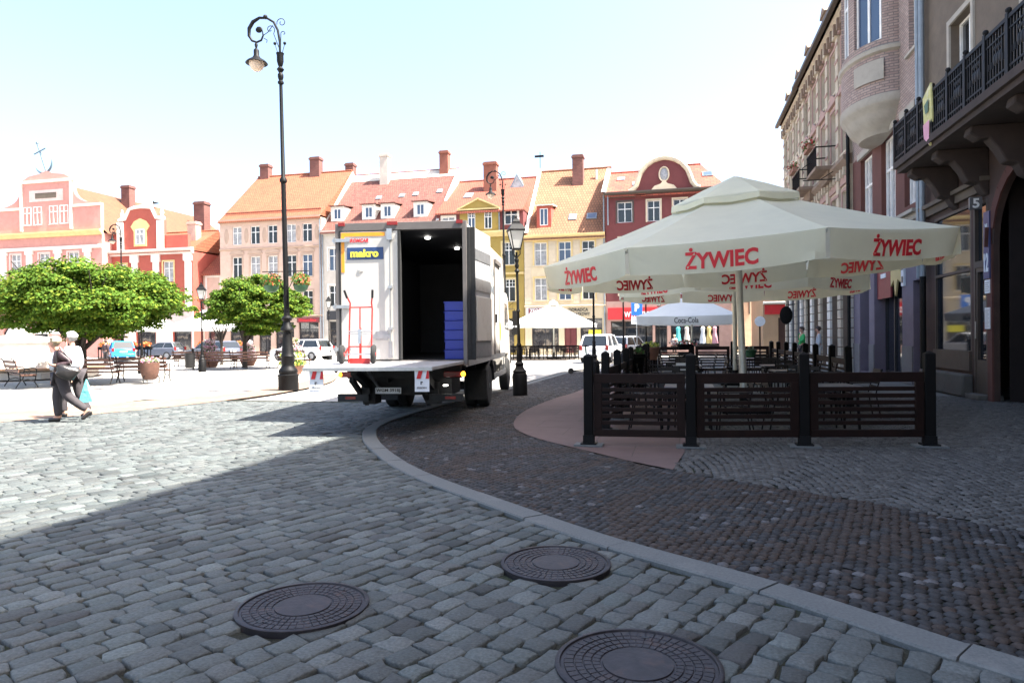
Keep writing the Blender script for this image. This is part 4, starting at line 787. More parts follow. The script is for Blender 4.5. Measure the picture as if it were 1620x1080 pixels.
partm('panel', 'oriel', oriel, lambda b: b.add([(4.15+2.0*math.cos(a), -1.275*math.sin(a), z) for z in (9.6, 10.25) for a in [R(20+q*8) for q in range(6)]], [(i, i+6, i+7, i+1) for i in range(5)]))
# piers with windows between, going up
wb = MB()
N_ = 28
wins = [(R(22), R(62)), (R(74), R(106)), (R(118), R(158))]
def inwin(a): return any(p < a < q for p, q in wins)
for z0, z1, win in ((10.7, 10.9, 0), (10.9, 13.7, 1), (13.7, 15.0, 0), (15.0, 17.6, 1), (17.6, 18.8, 0)):
    A_ = sorted([PI*i/N_ for i in range(N_+1)]+[q for w2 in wins for q in w2])
    for i in range(len(A_)-1):
        am = (A_[i]+A_[i+1])/2
        if win and inwin(am): continue
        p = [(4.15+1.9*math.cos(a), -1.2*math.sin(a)) for a in (A_[i], A_[i+1])]
        wb.add([(p[0][0], p[0][1], z0), (p[1][0], p[1][1], z0), (p[1][0], p[1][1], z1), (p[0][0], p[0][1], z1)], [(0, 3, 2, 1)])
    if win:
        for a in [q for w2 in wins for q in w2]:
            p = (4.15+1.9*math.cos(a), -1.2*math.sin(a)); q = (4.15+1.6*math.cos(a), -.95*math.sin(a))
            wb.add([(p[0], p[1], z0), (q[0], q[1], z0), (q[0], q[1], z1), (p[0], p[1], z1)], [(0, 1, 2, 3)])
wb.build('oriel_wall', 'brickwall', oriel, smooth=False)
for z0, z1 in ((10.9, 13.7), (15.0, 17.6)):
    for a0, a1 in wins:
        p = V((4.15+1.72*math.cos(a0), -1.06*math.sin(a0), z0)); q = V((4.15+1.72*math.cos(a1), -1.06*math.sin(a1), z0)); d = q-p; h = z1-z0; fm = MB(); t = .07; up_ = V((0, 0, 1))
        for s0, s1 in ((0, .07), (.46, .54), (.93, 1)): fm.bar(p+d*(s0+s1)/2, p+d*(s0+s1)/2+up_*h, .08, (s1-s0)*d.length, up=d)
        for zz in (.04, h*.66, h-.04): fm.bar(p+up_*zz, q+up_*zz, .07, .09)
        fm.build('oriel_window', 'winwhite', oriel); g = MB(); g.add([p, q, q+up_*h, p+up_*h], [(0, 1, 2, 3)]); g.build('oriel_pane', 'glass_sky', oriel, smooth=False)
partm('drainpipe', 'iron', R2, lambda b: b.tube([(.1, -.2, 0), (.1, -.2, 18)], .07, 8))
# ornate houses further on
def ornate(name, label, yfar, w, floors, eave, axes, ww, wm, x=6.8, roofm_='roof_old'):
    ops = [(w*(i+.5)/axes-ww/2, z, ww, h) for z, h in floors for i in range(axes)]
    g0 = [(w*(i+.5)/axes-ww*.62, .1, ww*1.24, 3.6) for i in range(axes)]
    t = tiered(name, label, yfar, w, 12, [(0, 4.3, g0, 'ornate_dark' if axes == 5 else 'lav_base', .45, 'ground_floor_wall'), (4.3, eave, ops, wm, .3, 'wall')], x)
    for i, o in enumerate(ops): window(t, *o, rev=.3, sur='ornate_pink' if axes == 5 else 'ornate', hood='arch' if i < axes else 'gable', sill='ornate', glass='glass_curtain' if i % 3 else 'glass')
    for o in g0: shop(t, *o, rev=.45, n=1)
    for i in range(axes+1):
        c = min(max(w*i/axes, .3), w-.3); p = partm('pilaster', 'ornate', t, lambda b: (b.box(c-.24, -.13, 4.9, c+.24, 0, eave-.9), b.box(c-.3, -.2, 4.5, c+.3, 0, 4.9), b.box(c-.32, -.24, eave-.9, c+.32, 0, eave-.45)))
        partm('pilaster_band', 'ornate_pink', p, lambda b: [b.box(c-.26, -.16, z, c+.26, -.131, z+.12) for z in np.arange(5.2, eave-1.2, .72)])
        partm('shop_pier', 'whitewall' if i % 2 else 'ornate', t, lambda b: ([b.box(c-.3, -.1, z, c+.3, 0, z+.36) for z in np.arange(.6, 4.2, .4)], b.box(c-.34, -.14, 0, c+.34, 0, .55)))
    for z in (4.3, 8.35): 
        cornice(t, w, z, 'ornate_dark', name='string_course', prof=((0, 0), (.12, 0), (.34, .22), (.34, .36), (0, .42)))
        partm('corbel_row', 'ornate', t, lambda b: (b.box(.1, -.03, z-.34, w-.1, -.001, z), [b.box(q, -.24, z-.33, q+.16, -.03, z-.003) for q in np.arange(.2, w-.2, .62)]))
    cornice(t, w, eave-.4, 'ornate'); partm('gutter', 'gutterbrown', t, lambda b: b.box(-.1, -.62, eave-.12, w+.1, -.42, eave+.05))
    partm('cornice_bracket_row', 'ornate_dark', t, lambda b: (b.box(.1, -.06, eave-.9, w-.1, -.001, eave-.42), [b.box(q, -.3, eave-.89, q+.18, -.06, eave-.423) for q in np.arange(.2, w-.2, .66)]))
    b = MB(); b.add([(0, -.4, eave), (w, -.4, eave), (w, .9, eave+2.7), (0, .9, eave+2.7), (w, 5, eave+3.6), (0, 5, eave+3.6), (0, 11, eave), (w, 11, eave)], [(0, 1, 2, 3), (3, 2, 4, 5), (5, 4, 7, 6), (0, 3, 5, 6), (1, 7, 4, 2)]); b.build('mansard_roof', roofm_, t, smooth=False)
    for i in range(0, axes, 2):
        c = w*(i+.5)/axes; wf = partm('dormer', 'ornate_dark', t, lambda b: (b.box(c-.5, -.0, eave, c+.5, .8, eave+1.5), b.prism([(c-.6, eave+1.5), (c+.6, eave+1.5), (c, eave+1.9)], -.08, .9))); partm('pane', 'glass_sky', wf, lambda b: b.box(c-.33, -.04, eave+.35, c+.33, -.001, eave+1.3))
    return t
R3 = ornate('ornate_house', 'cream and pink ornate house with arched window hoods between oriel house and corner', 41.0, 10.78, ((5.2, 2.3), (9.1, 2.3), (12.1, 1.9)), 15.1, 5, 1.2, 'ornate')
partm('sign_bracket', 'iron', R3, lambda b: (b.tube([(8.6, 0, 8.2), (8.6, -1.5, 8.2), (8.6, -1.5, 8.75), (8.6, -1.2, 8.95)], .025, 6), b.tube([(8.6, 0, 8.7), (8.6, -.8, 8.2)], .018, 6)))
R4 = ornate('corner_house', 'ochre brown house with heavy cornices closing the shaded row at its far end', 49.0, 7.98, ((5.1, 2.3), (9.1, 2.3), (12.2, 1.9)), 15.3, 4, 1.1, 'ornate', x=6.95)
for q, zz in ((3.0, 8.7), (7.3, 8.7), (5.2, 4.7)):
    bb = partm('balcony', 'ornate_dark', R3, lambda b: (b.box(q-1.1, -.95, zz, q+1.1, 0, zz+.14), b.prism([(q-.9, zz), (q+.9, zz), (q+.7, zz-.45), (q-.7, zz-.45)], -.4, 0))); partm('railing', 'iron', bb, lambda b: ([b.box(q-1.08+k*.12, -.93, zz+.14, q-1.06+k*.12, -.91, zz+.95) for k in range(19)], b.box(q-1.1, -.95, zz+.95, q+1.1, -.89, zz+1.0), b.box(q-1.1, -.95, zz+.95, q-1.05, 0, zz+1.0), b.box(q+1.05, -.95, zz+.95, q+1.1, 0, zz+1.0)))
for xx, yy, zz in ((5.75, 33.7, 9.75), (5.75, 38.0, 9.75)):
    fl = empty('balcony_flower_box', (xx, yy, zz), 0, 'geranium box on the %s upper balcony of the ornate house' % ('nearer' if yy < 35 else 'farther'), 'flower box'); partm('box', 'terracotta', fl, lambda b: b.box(-.1, -.6, 0, .1, .6, .2))
    n = 150; P_ = rng.normal(0, 1, (n, 3))*(.12, .3, .1)+(0, 0, .3); v = (P_[:, None]+rng.normal(0, .04, (n, 4, 3))).reshape(-1, 3); np_mesh('blossom', v, np.arange(n*4).reshape(n, 4), 'petal', np.where(rng.random((n, 1)) < .4, [.5, .05, .05], [.05, .12, .02]), fl)
# ---------------- the big beer garden parasols ----------------
def parasol(name, label, x, y, rot, Rr, zr, rise, tilt=(0, 0), n=8, val=.44, txt=None, mcan='canvas', txtm='redtext', group=None, capr=.33, th=.07, polem='polealu', lean=None, ribs=True, bold=.034, tfx=(.31, .68), tfz=(.14, .84)):
    t = empty(name, (x, y, 0), 0, label, 'parasol', group)
    def P(r, a, z): px, py = r*math.cos(a), r*math.sin(a); return V((px, py, zr+z+tilt[0]*px+tilt[1]*py))
    angs = [R(rot)+2*PI*i/n for i in range(n+1)]
    def slope(r): return rise*.86*max(0, 1-r/Rr)**1.08
    b = MB(); NU, NV = 10, 12; r0 = Rr*.2
    for i in range(n):
        o = len(b.v); vs = []
        for v in range(NV+1):
            r = r0+(Rr-r0)*v/NV; A_, B_ = P(r, angs[i], slope(r)), P(r, angs[i+1], slope(r))
            for u in range(NU+1):
                q = A_.lerp(B_, u/NU); s = 4*(u/NU)*(1-u/NU); q.z -= .06*s*math.sin(PI*min(1, v/NV*1.0)**.8)*Rr/3.9+.035*s*Rr/3.9*(v/NV)**3
                q.z += .006*math.sin(v*2.1+i)*math.sin(u*1.3+i*2)*s; vs.append(q)
        b.add(vs, [(v*(NU+1)+u, (v+1)*(NU+1)+u, (v+1)*(NU+1)+u+1, v*(NU+1)+u+1) for v in range(NV) for u in range(NU)])
    b.build('canopy', mcan, t)
    c = MB(); rc = Rr*capr
    for i in range(n):
        a0, a1 = angs[i], angs[i+1]; z1 = slope(rc)+.16; vs = [P(.02, a0, rise), P(rc*.5, a0, (rise+z1)/2+.02), P(rc*.5, a1, (rise+z1)/2+.02), P(rc, a0, z1), P(rc, a1, z1), P(rc*1.01, a0, z1-.11), P(rc*1.01, a1, z1-.11)]
        m_ = (vs[3]+vs[4])/2-V((0, 0, .04)); m2 = (vs[5]+vs[6])/2-V((0, 0, .04))
        c.add(vs+[m_, m2], [(0, 1, 2), (1, 3, 7, 4, 2), (3, 5, 8, 7), (7, 8, 6, 4)])
    c.build('vent_cap', mcan, t)
    if val:
        for i in range(n):
            A_, B_ = P(Rr, angs[i], 0), P(Rr, angs[i+1], 0); d = (B_-A_); L = d.length; out = d.normalized().cross(V((0, 0, 1)))
            ph = rng.random()*6
            def vp(u, w_, off=0., A_=A_, B_=B_, out=out, ph=ph):
                s = 4*u*(1-u); q = A_.lerp(B_, .012+u*.976); q.z -= .035*s*Rr/3.9
                q.z -= w_*val*(1+.10*s); q = q+out*(off+(.03*s+.03*math.sin(u*9+ph)*w_-.05*w_+.02*math.sin(u*23+ph*2)*w_*w_+.05*w_*(math.exp(-u*9)*math.sin(u*60+ph)+math.exp(-(1-u)*9)*math.sin(u*55+ph)))); return q
            vb = MB(); NU, NV = 20, 6
            vb.add([vp(u/NU, v/NV) for v in range(NV+1) for u in range(NU+1)], [(v*(NU+1)+u, v*(NU+1)+u+1, (v+1)*(NU+1)+u+1, (v+1)*(NU+1)+u) for v in range(NV) for u in range(NU)])
            vo = vb.build('valance', mcan, t)
            if txt:
                v_, f_ = text_geo(txt, bold, .02); tb = MB()
                tb.add([vp(tfx[0]+(tfx[1]-tfx[0])*p[0], 1-(tfz[0]+(tfz[1]-tfz[0])*p[1]), .009*p[2]) for p in v_], f_); tb.build('lettering', txtm, vo, smooth=False)
    top = P(0, 0, rise-.1)
    base = V(lean or (0, 0, 0)); partm('pole', polem, t, lambda b: b.tube([base, top], th, 12))
    if ribs:
        hub = base.lerp(top, .66); partm('hub', polem, t, lambda b: b.lathe([(th, -.1), (th*2, -.08), (th*2, .08), (th, .1)], 12, tuple(hub)))
        for i in range(n):
            e = P(Rr*.985, angs[i], -.045); m_ = P(Rr*.5, angs[i], slope(Rr*.5)-.05); c0 = P(.1, angs[i], slope(.1)-.1)
            partm('rib', polem, t, lambda b: (b.bar(c0, m_, .03, .05), b.bar(m_, e, .03, .05), b.bar(hub, m_, .025, .04)))
    if ribs: partm('foot', 'iron', t, lambda b: (b.box(base.x-.45, base.y-.45, 0, base.x+.45, base.y+.45, .07), b.lathe([(th*1.5, .07), (th*1.4, .45)], 12, (base.x, base.y, 0))))
    return t
P1 = parasol('beer_garden_parasol', 'huge cream octagonal parasol with red lettering, nearest and largest over the fenced terrace', 1.13, 14.83, 202.5-7.4, 3.92, 3.17, 1.6, (.05, .028), txt='ŻYWIEC', lean=(.14, -.15, 0), group='parasols over the terrace')
P2 = parasol('beer_garden_parasol', 'cream octagonal parasol with red lettering half hidden behind the nearest one', 1.7, 22.75, 205, 3.8, 3.2, 1.5, (.01, .0), txt='ŻYWIEC', group='parasols over the terrace')
P3 = parasol('cola_parasol', 'pale white square parasol with dark script on its edge beyond the terrace fence', .55, 31.0, 38, 2.9, 2.35, 1.15, n=4, val=.32, txt='Coca-Cola', mcan='canvas_white', txtm='signdark', capr=.12, th=.05, tfx=(.38, .62), tfz=(.2, .85), bold=.01)
P4 = parasol('cafe_parasol', 'sunlit white parasol in front of the cream house with three windows', -8.6, 48.5, 45, 3.9, 2.45, 1.7, n=4, val=.22, mcan='canvas_white', capr=.1, th=.05)
P5 = parasol('cafe_parasol', 'sunlit white parasol half hidden behind the black lantern post and truck', -13.6, 49, 45, 2.8, 2.4, 1.5, n=4, val=.2, mcan='canvas_white', capr=.1, th=.05)
P6 = parasol('cafe_parasol', 'white parasol before the red house, left of the small round tree', -45.6, 51.5, 40, 3.9, 2.6, 1.8, n=4, val=.2, mcan='canvas_white', capr=.1, th=.05)
P7 = parasol('cafe_parasol', 'white parasol before the peach house, behind the small round tree', -40.5, 53, 48, 3.6, 2.6, 1.6, n=4, val=.2, mcan='canvas_white', capr=.1, th=.05)
P8 = parasol('cafe_parasol', 'small white parasol glimpsed between the trunks in front of the pink gabled house', -54.5, 50.5, 45, 1.8, 2.5, 1.1, n=4, val=.2, mcan='canvas_white', capr=.1, th=.05)
# ---------------- terrace fence ----------------
def fence(name, label, pts, feet='all', h=1.02, gapz=.14, nsl=7):
    t = empty(name, (pts[0][0], pts[0][1], 0), 0, label, 'fence'); o = V((pts[0][0], pts[0][1], 0))
    for i, p in enumerate(pts):
        c = V((*p, 0))-o; cx, cy = c.x, c.y
        pb = MB(); pb.T = Matrix.Translation(c)@Matrix.Rotation(random.uniform(-.03, .03), 4, 'Y'); pb.box(-.065, -.065, .03, .065, .065, 1.27); pb.add([(-.065, -.065, 1.27), (.065, -.065, 1.27), (.065, .065, 1.27), (-.065, .065, 1.27), (0, 0, 1.31)], [(0, 1, 4), (1, 2, 4), (2, 3, 4), (3, 0, 4)])
        po = pb.build('post', 'blackwood', t, bevel=.008)
        if feet: partm('foot_plate', 'granite', po, lambda b: (b.box(cx-.2, cy-.13, .006, cx+.2, cy+.13, .03),)); partm('foot_bracket', 'iron', po, lambda b: (b.box(cx-.11, cy-.1, .03, cx+.11, cy+.1, .05), b.box(cx-.075, cy-.075, .05, cx+.075, cy+.075, .16)))
    for i in range(len(pts)-1):
        a, c = V((*pts[i], 0))-o, V((*pts[i+1], 0))-o; d = c-a; L = d.length; ang = math.atan2(d.y, d.x)
        b = MB(); b.T = Matrix.Translation(a)@Matrix.Rotation(ang, 4, 'Z')
        x0, x1 = .075, L-.075
        b.box(x0, -.022, h-.13, x1, .022, h); b.box(x0, -.022, gapz, x1, .022, gapz+.1); b.box(x0, -.022, gapz+.1, x0+.11, .022, h-.13); b.box(x1-.11, -.022, gapz+.1, x1, .022, h-.13)
        sp = (h-.13-gapz-.1)/nsl
        for k in range(1, nsl): b.box(x0+.11, -.012, gapz+.1+sp*k-.028, x1-.11, .012, gapz+.1+sp*k+.028)
        b.build('slat_panel', 'darkwood', t, bevel=.004)
    return t
fence('terrace_fence', 'dark slatted wooden fence along the near side of the terrace, four black posts', [(-1.25, 9.81), (.15, 9.88), (1.66, 10.19), (3.29, 10.47)])
fence('terrace_fence', 'dark slatted wooden fence running away down the left side of the terrace', [(-1.18, 11.4)]+[(-1.1+.02*i, 13+1.65*i) for i in range(0, 10)])
fence('terrace_fence', 'dark slatted wooden fence down the right side of the terrace, beside the shaded shops', [(3.42, 15.6+1.75*i) for i in range(8)])
fence('terrace_fence', 'low dark fence closing the far end of the terrace', [(-.9+i*1.45, 28.4) for i in range(4)], h=1.1)
# planters on the left side fence
def flowers(root, c, r, n, cols, size=.045, flat=.6, m='petal', name='blossom'):
    d = rng.normal(0, 1, (n, 3)); d /= np.linalg.norm(d, axis=1)[:, None]; p = d*(rng.random((n, 1))**.4)*np.array(r)+np.array(c)
    q = rng.normal(0, 1, (n, 2, 3)); q /= np.linalg.norm(q, axis=2)[..., None]; s = size*rng.uniform(.6, 1.3, (n, 1))
    a, b_ = q[:, 0]*s, q[:, 1]*s; v = np.stack([p-a, p+b_, p+a, p-b_], 1).reshape(-1, 3)
    cl = np.array(cols)[rng.integers(0, len(cols), n)]; return np_mesh(name, v, np.arange(n*4).reshape(n, 4), m, cl, root)
G1, G2 = (.04, .12, .02), (.08, .18, .03)
def pot(x, y, z, r, h, label, cols, pm='terracotta', n=500, fr=(.3, .3, .2), sz=.04):
    t = empty('flower_pot', (x, y, z), 0, label, 'flower pot', None); partm('pot', pm, t, lambda b: b.lathe([(r*.7, 0), (r*.95, h*.85), (r*1.05, h*.86), (r*1.05, h), (r*.9, h), (r*.85, h*.9), (0, h*.9)], 16)); flowers(t, (0, 0, h+fr[2]*.5), fr, n, cols, sz); return t
pot(-1.0, 16.6, .62, .24, .5, 'dark tub with a few leaves hooked on the left terrace fence, nearer one', [G1, G1, (.1, .06, .05)], 'blackwood', 200, (.25, .25, .1), .03)
pot(-.9, 23.5, .75, .28, .42, 'brown pot of pale yellow flowers on the left terrace fence, farther one', [G2, (.6, .6, .1), (.5, .55, .3)], 'terracotta', 300, (.3, .3, .12), .04)
pot(.2, 27.9, 1.0, .3, .2, 'dark box of red and white flowers at the far corner of the terrace', [G1, (.6, .1, .1), (.7, .6, .6)], 'blackwood', 300, (.6, .2, .12), .04)
pot(2.3, 24.2, .8, .2, .25, 'small pale pot standing on a far terrace table', [G1, (.4, .42, .4)], 'potgreen', 80, (.12, .12, .08), .03)
# ---------------- terrace tables and chairs ----------------
def table(x, y, rz, label, m='tabletop'):
    t = empty('terrace_table', (x, y, 0), rz, label, 'table', 'terrace tables'); partm('tabletop', m, t, lambda b: b.box(-.38, -.38, .71, .38, .38, .745), bevel=.008)
    for a in (-1, 1):
        for c in (-1, 1): partm('leg', 'iron', t, lambda b: b.bar((a*.33, c*.33, .02), (a*.30, c*.30, .71), .035, .035))
    return t
def chair_proto():
    t = empty('terrace_chair', (0, 0, 0), 0, 'x', 'chair', 'terrace chairs')
    partm('seat', 'darkchair', t, lambda b: [b.box(-.22, -.2+k*.085, .43, .22, -.2+k*.085+.07, .455) for k in range(5)])
    partm('backrest', 'darkchair', t, lambda b: [b.bar((-.21, .25+.02*k, .56+k*.1), (.21, .25+.02*k, .56+k*.1), .02, .07) for k in range(4)])
    for s in (-1, 1):
        partm('leg', 'iron', t, lambda b: b.tube([(s*.23, -.22, .01), (s*.22, -.2, .45), (s*.22, -.2, .64)], .013, 6)); partm('leg', 'iron', t, lambda b: b.tube([(s*.23, .3, .01), (s*.22, .22, .45), (s*.22, .33, .9)], .013, 6)); partm('armrest', 'darkchair', t, lambda b: b.bar((s*.23, -.22, .65), (s*.23, .28, .66), .04, .025))
    return t
cp = chair_proto(); first = True
tabs = [(.15, 11.5), (2.3, 11.8), (-.15, 13.6), (2.5, 14.0), (.0, 16.4), (2.4, 16.6), (.2, 19.0), (2.5, 19.4), (.0, 21.6), (2.6, 25.0), (.3, 25.2)]
tl = ['nearest to the fence corner on the left', 'nearest, behind the right end of the front fence', 'second row, by the left fence', 'second row, to the right of the parasol pole', 'third row on the left', 'third row on the right', 'fourth row on the left', 'fourth row on the right', 'fifth row on the left', 'at the far end on the right', 'at the far end on the left']
for (x, y), l in zip(tabs, tl):
    rz = random.uniform(-.12, .12); table(x, y, rz, 'dark square terrace table under the parasols, '+l, 'tabletop' if random.random() < .6 else 'tabletop_dark')
    for k in range(4):
        if random.random() < .1: continue
        a = rz+k*PI/2; d = .62+random.uniform(0, .12); c = cp if first else copy_tree(cp); first = False
        c.location = (x+math.sin(a)*d*-1, y+math.cos(a)*d, 0); c.rotation_euler.z = a+random.uniform(-.15, .15); c['label'] = 'dark slatted terrace chair at the table '+l
for x, y, l in ((.15, 11.5, 'first'), (2.45, 14.05, 'second'), (2.4, 16.6, 'third')):
    o = partm('ashtray', 'steel', None, lambda b: b.lathe([(.05, 0), (.055, .035), (.045, .035), (.04, .008), (0, .008)], 14)); o.location = (x, y, .747); tag(o, 'small round metal ashtray lying on a terrace table, %s from the front' % l, 'ashtray', 'ashtrays')
o = partm('menu_board', 'paper', None, lambda b: b.box(-.12, -.01, 0, .12, .01, .17)); o.location = (.05, 16.3, .75); tag(o, 'small pale menu card standing on a terrace table', 'menu card')
# ---------------- delivery truck ----------------
T = empty('delivery_truck', (-4.87, 11.75, 0), R(8), 'white box delivery truck with its tail lift lowered and right rear door folded open', 'truck')
BL, HB, ZF = 6.4, 3.62, 1.15; TS = .95; T.scale = (TS, 1, 1)
partm('cargo_box', 'truckwhite', T, lambda b: (b.box(-1.25, .02, ZF-.02, -1.2, BL, HB), b.box(1.2, .02, ZF-.02, 1.25, BL, HB), b.box(-1.2, .02, HB-.05, 1.2, BL, HB), b.box(-1.2, BL-.06, ZF, 1.2, BL, HB-.05)), bevel=.01)
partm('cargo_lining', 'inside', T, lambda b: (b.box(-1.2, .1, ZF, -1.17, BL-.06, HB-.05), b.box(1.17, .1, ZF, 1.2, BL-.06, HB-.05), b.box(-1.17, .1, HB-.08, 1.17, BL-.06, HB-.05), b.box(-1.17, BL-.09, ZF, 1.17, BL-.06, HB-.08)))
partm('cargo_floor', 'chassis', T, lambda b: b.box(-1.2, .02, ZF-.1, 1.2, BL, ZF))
partm('rear_frame', 'truckgrey', T, lambda b: (b.box(-1.27, -.03, ZF-.1, -1.19, .1, HB+.02), b.box(1.19, -.03, ZF-.1, 1.27, .1, HB+.02), b.box(-1.19, -.03, HB-.12, 1.19, .1, HB+.02), b.box(-1.19, -.03, ZF-.1, 1.19, .1, ZF)), bevel=.006)
partm('marker_light', 'redlens', T, lambda b: (b.box(-1.2, -.05, HB-.03, -1.08, -.03, HB+.03), )); partm('marker_light', 'redlens', T, lambda b: b.box(1.08, -.05, HB-.03, 1.2, -.03, HB+.03)); partm('marker_light', 'redlens', T, lambda b: b.box(-.25, -.05, HB-.03, -.05, -.03, HB+.03))
d = partm('rear_door', 'truckwhite', T, lambda b: b.box(-1.17, -.02, ZF+.02, -.04, .05, HB-.13), bevel=.006)
partm('rubber_seal', 'rubber', d, lambda b: (b.box(-1.2, -.035, ZF+.02, -1.165, .02, HB-.13), b.box(-.05, -.045, ZF+.02, -.0, .06, HB-.13)))
partm('orange_stripe', 'orange', d, lambda b: (b.box(-1.155, -.026, 2.75, -1.09, -.0205, HB-.15), b.box(-1.09, -.026, HB-.22, -.3, -.0205, HB-.15)))
partm('lettering', 'redtext', d, lambda b: add_text(b, 'ROMCAR', -.98, -.62, HB-.33, HB-.26, -.021, .006, 0, .03, .25))
sg = partm('logo_plate', 'navy', d, lambda b: b.box(-1.04, -.03, 2.98, -.33, -.0205, 3.2)); partm('lettering', 'yellow', sg, lambda b: add_text(b, 'makro', -.97, -.42, 3.02, 3.165, -.031, .006, 0, .04))
partm('lock_bar', 'steel', d, lambda b: (b.tube([(-.2, -.06, ZF+.05), (-.2, -.06, HB-.12)], .014, 8), b.box(-.25, -.08, HB-.3, -.15, -.02, HB-.1), [b.box(-.24, -.075, z, -.16, -.02, z+.05) for z in (1.2, 1.7, 2.45)], b.box(-.235, -.07, 1.2, -.165, -.02, 1.5)))
partm('lock_handle', 'steel', d, lambda b: (b.box(-.55, -.05, 1.55, -.2, -.02, 1.62), b.box(-.5, -.03, 1.52, -.26, -.021, 1.68)))
for z in (1.33, 2.1, 3.3): partm('hinge', 'steel', d, lambda b: (b.box(-1.32, -.06, z, -.98, -.025, z+.06), b.tube([(-1.27, -.05, z-.03), (-1.27, -.05, z+.09)], .02, 8)))
partm('door_lamp', 'lampglass', d, lambda b: b.ball((-.78, -.02, 2.78), .045, 8, sc=(1.5, .4, 1)))
DM = Matrix.Translation((1.41, .06, 0))@Matrix.Rotation(R(-7), 4, 'Z')
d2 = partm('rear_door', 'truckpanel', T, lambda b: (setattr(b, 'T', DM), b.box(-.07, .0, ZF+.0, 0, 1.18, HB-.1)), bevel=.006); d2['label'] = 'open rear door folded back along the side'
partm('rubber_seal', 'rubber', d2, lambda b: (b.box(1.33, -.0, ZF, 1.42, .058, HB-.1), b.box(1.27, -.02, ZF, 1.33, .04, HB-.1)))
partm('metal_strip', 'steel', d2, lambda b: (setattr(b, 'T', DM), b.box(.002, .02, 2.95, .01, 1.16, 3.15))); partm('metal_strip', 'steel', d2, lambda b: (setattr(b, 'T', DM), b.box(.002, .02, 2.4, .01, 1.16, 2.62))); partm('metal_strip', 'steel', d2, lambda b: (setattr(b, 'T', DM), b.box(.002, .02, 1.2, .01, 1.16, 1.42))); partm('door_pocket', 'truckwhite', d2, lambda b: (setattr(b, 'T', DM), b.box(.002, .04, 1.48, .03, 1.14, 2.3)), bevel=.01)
for i, (x, y) in enumerate(((.25, 1.2), (.55, 2.9), (.8, 4.6))): partm('ceiling_lamp', 'pinlight', T, lambda b: b.lathe([(.0, 0), (.05, .0), (.055, .025), (0, .025)], 12, (x, y, HB-.115)))
partm('curtain', 'blueplastic', T, lambda b: b.box(.03, 1.0, ZF, .05, 1.6, 2.3)) if 0 else None
# side graphics, service door
for s, z in (('WSZYSTKO DLA', 2.95), ('GASTRONOMII', 2.55)): partm('side_lettering', 'zinc', T, lambda b: b.add([(1.252+(c+1)*.002, 1.5+2.6*a, z+.2*q) for a, q, c in text_geo(s, .02)[0]], text_geo(s, .02)[1]))
for i, (yy, zz, ry, rz_, m_) in enumerate(((2.3, 1.9, .3, .35, 'redtext'), (2.9, 1.75, .2, .42, 'navy'), (4.6, 2.0, .35, .4, 'redtext'), (5.3, 1.7, .25, .25, 'orange'), (3.4, 1.6, .25, .2, 'signmaroon'))): partm('side_picture', m_, T, lambda b: b.ball((1.252, yy, zz), 1, 14, sc=(.004, ry, rz_)))
sd = partm('side_door', 'truckwhite', T, lambda b: b.box(1.251, 4.1, ZF+.05, 1.27, 5.0, 3.3), bevel=.004); partm('door_frame', 'truckgrey', sd, lambda b: (b.box(1.252, 4.05, ZF, 1.28, 4.1, 3.35), b.box(1.252, 5.0, ZF, 1.28, 5.05, 3.35), b.box(1.252, 4.05, 3.3, 1.32, 5.1, 3.4))); partm('handle', 'iron', sd, lambda b: b.box(1.27, 4.15, 1.9, 1.31, 4.25, 2.1))
partm('side_skirt', 'steel', T, lambda b: (b.box(1.22, .05, ZF-.12, 1.26, BL, ZF), b.box(-1.26, .05, ZF-.12, -1.22, BL, ZF)))
# tail lift
tl_ = MB(); tl_.prism([(-1.22, -.02), (-1.2, -1.75), (.98, -1.75), (1.2, -.05)], 0, .055); tl_.T = Matrix()
tl2 = MB(); tl2.v = [(x, z, 1.05+y*1.0+(.03*(1-abs(z)/1.75))) for x, y, z in tl_.v]; tl2.f = [f[::-1] for f in tl_.f]; tl2.m = tl_.m
lift = tl2.build('tail_lift_platform', 'aluplate', T, bevel=.008, smooth=False)
partm('edge_strip', 'steel', lift, lambda b: b.box(-1.2, -1.765, 1.045, .98, -1.75, 1.10))
for x in (-.98, .8):
    w_ = partm('warning_flag', 'paper', lift, lambda b: b.add([(x-.12, -1.74, 1.05), (x+.12, -1.74, 1.05), (x+.12, -1.72, .9), (x+.125, -1.75, .72), (x-.115, -1.75, .72), (x-.12, -1.72, .9)]+[(x-.12, -1.732, 1.05), (x+.12, -1.732, 1.05), (x+.12, -1.712, .9), (x+.125, -1.742, .72), (x-.115, -1.742, .72), (x-.12, -1.712, .9)], [(0, 5, 4, 3, 2, 1), (6, 7, 8, 9, 10, 11), (0, 1, 7, 6), (3, 4, 10, 9), (1, 2, 8, 7), (2, 3, 9, 8), (4, 5, 11, 10), (5, 0, 6, 11)]))
    partm('stripe', 'signred', w_, lambda b: [b.add([(x+a, -1.747, 1.05), (x+a+.07, -1.747, 1.05), (x+a+.03, -1.733, .92), (x+a-.04, -1.733, .92)], [(0, 3, 2, 1)]) for a in (-.05,)]+[b.add([(x+.09, -1.747, 1.05), (x+.118, -1.747, 1.05), (x+.118, -1.733, .92), (x+.06, -1.733, .92)], [(0, 3, 2, 1)])])
    partm('lettering', 'signdark', w_, lambda b: (add_text(b, 'r', x-.02, x+.02, .83, .88, -1.745, .004, 0, .04), add_text(b, 'ZRADEN', x-.08, x+.08, .77, .795, -1.752, .004, 0, .02)))
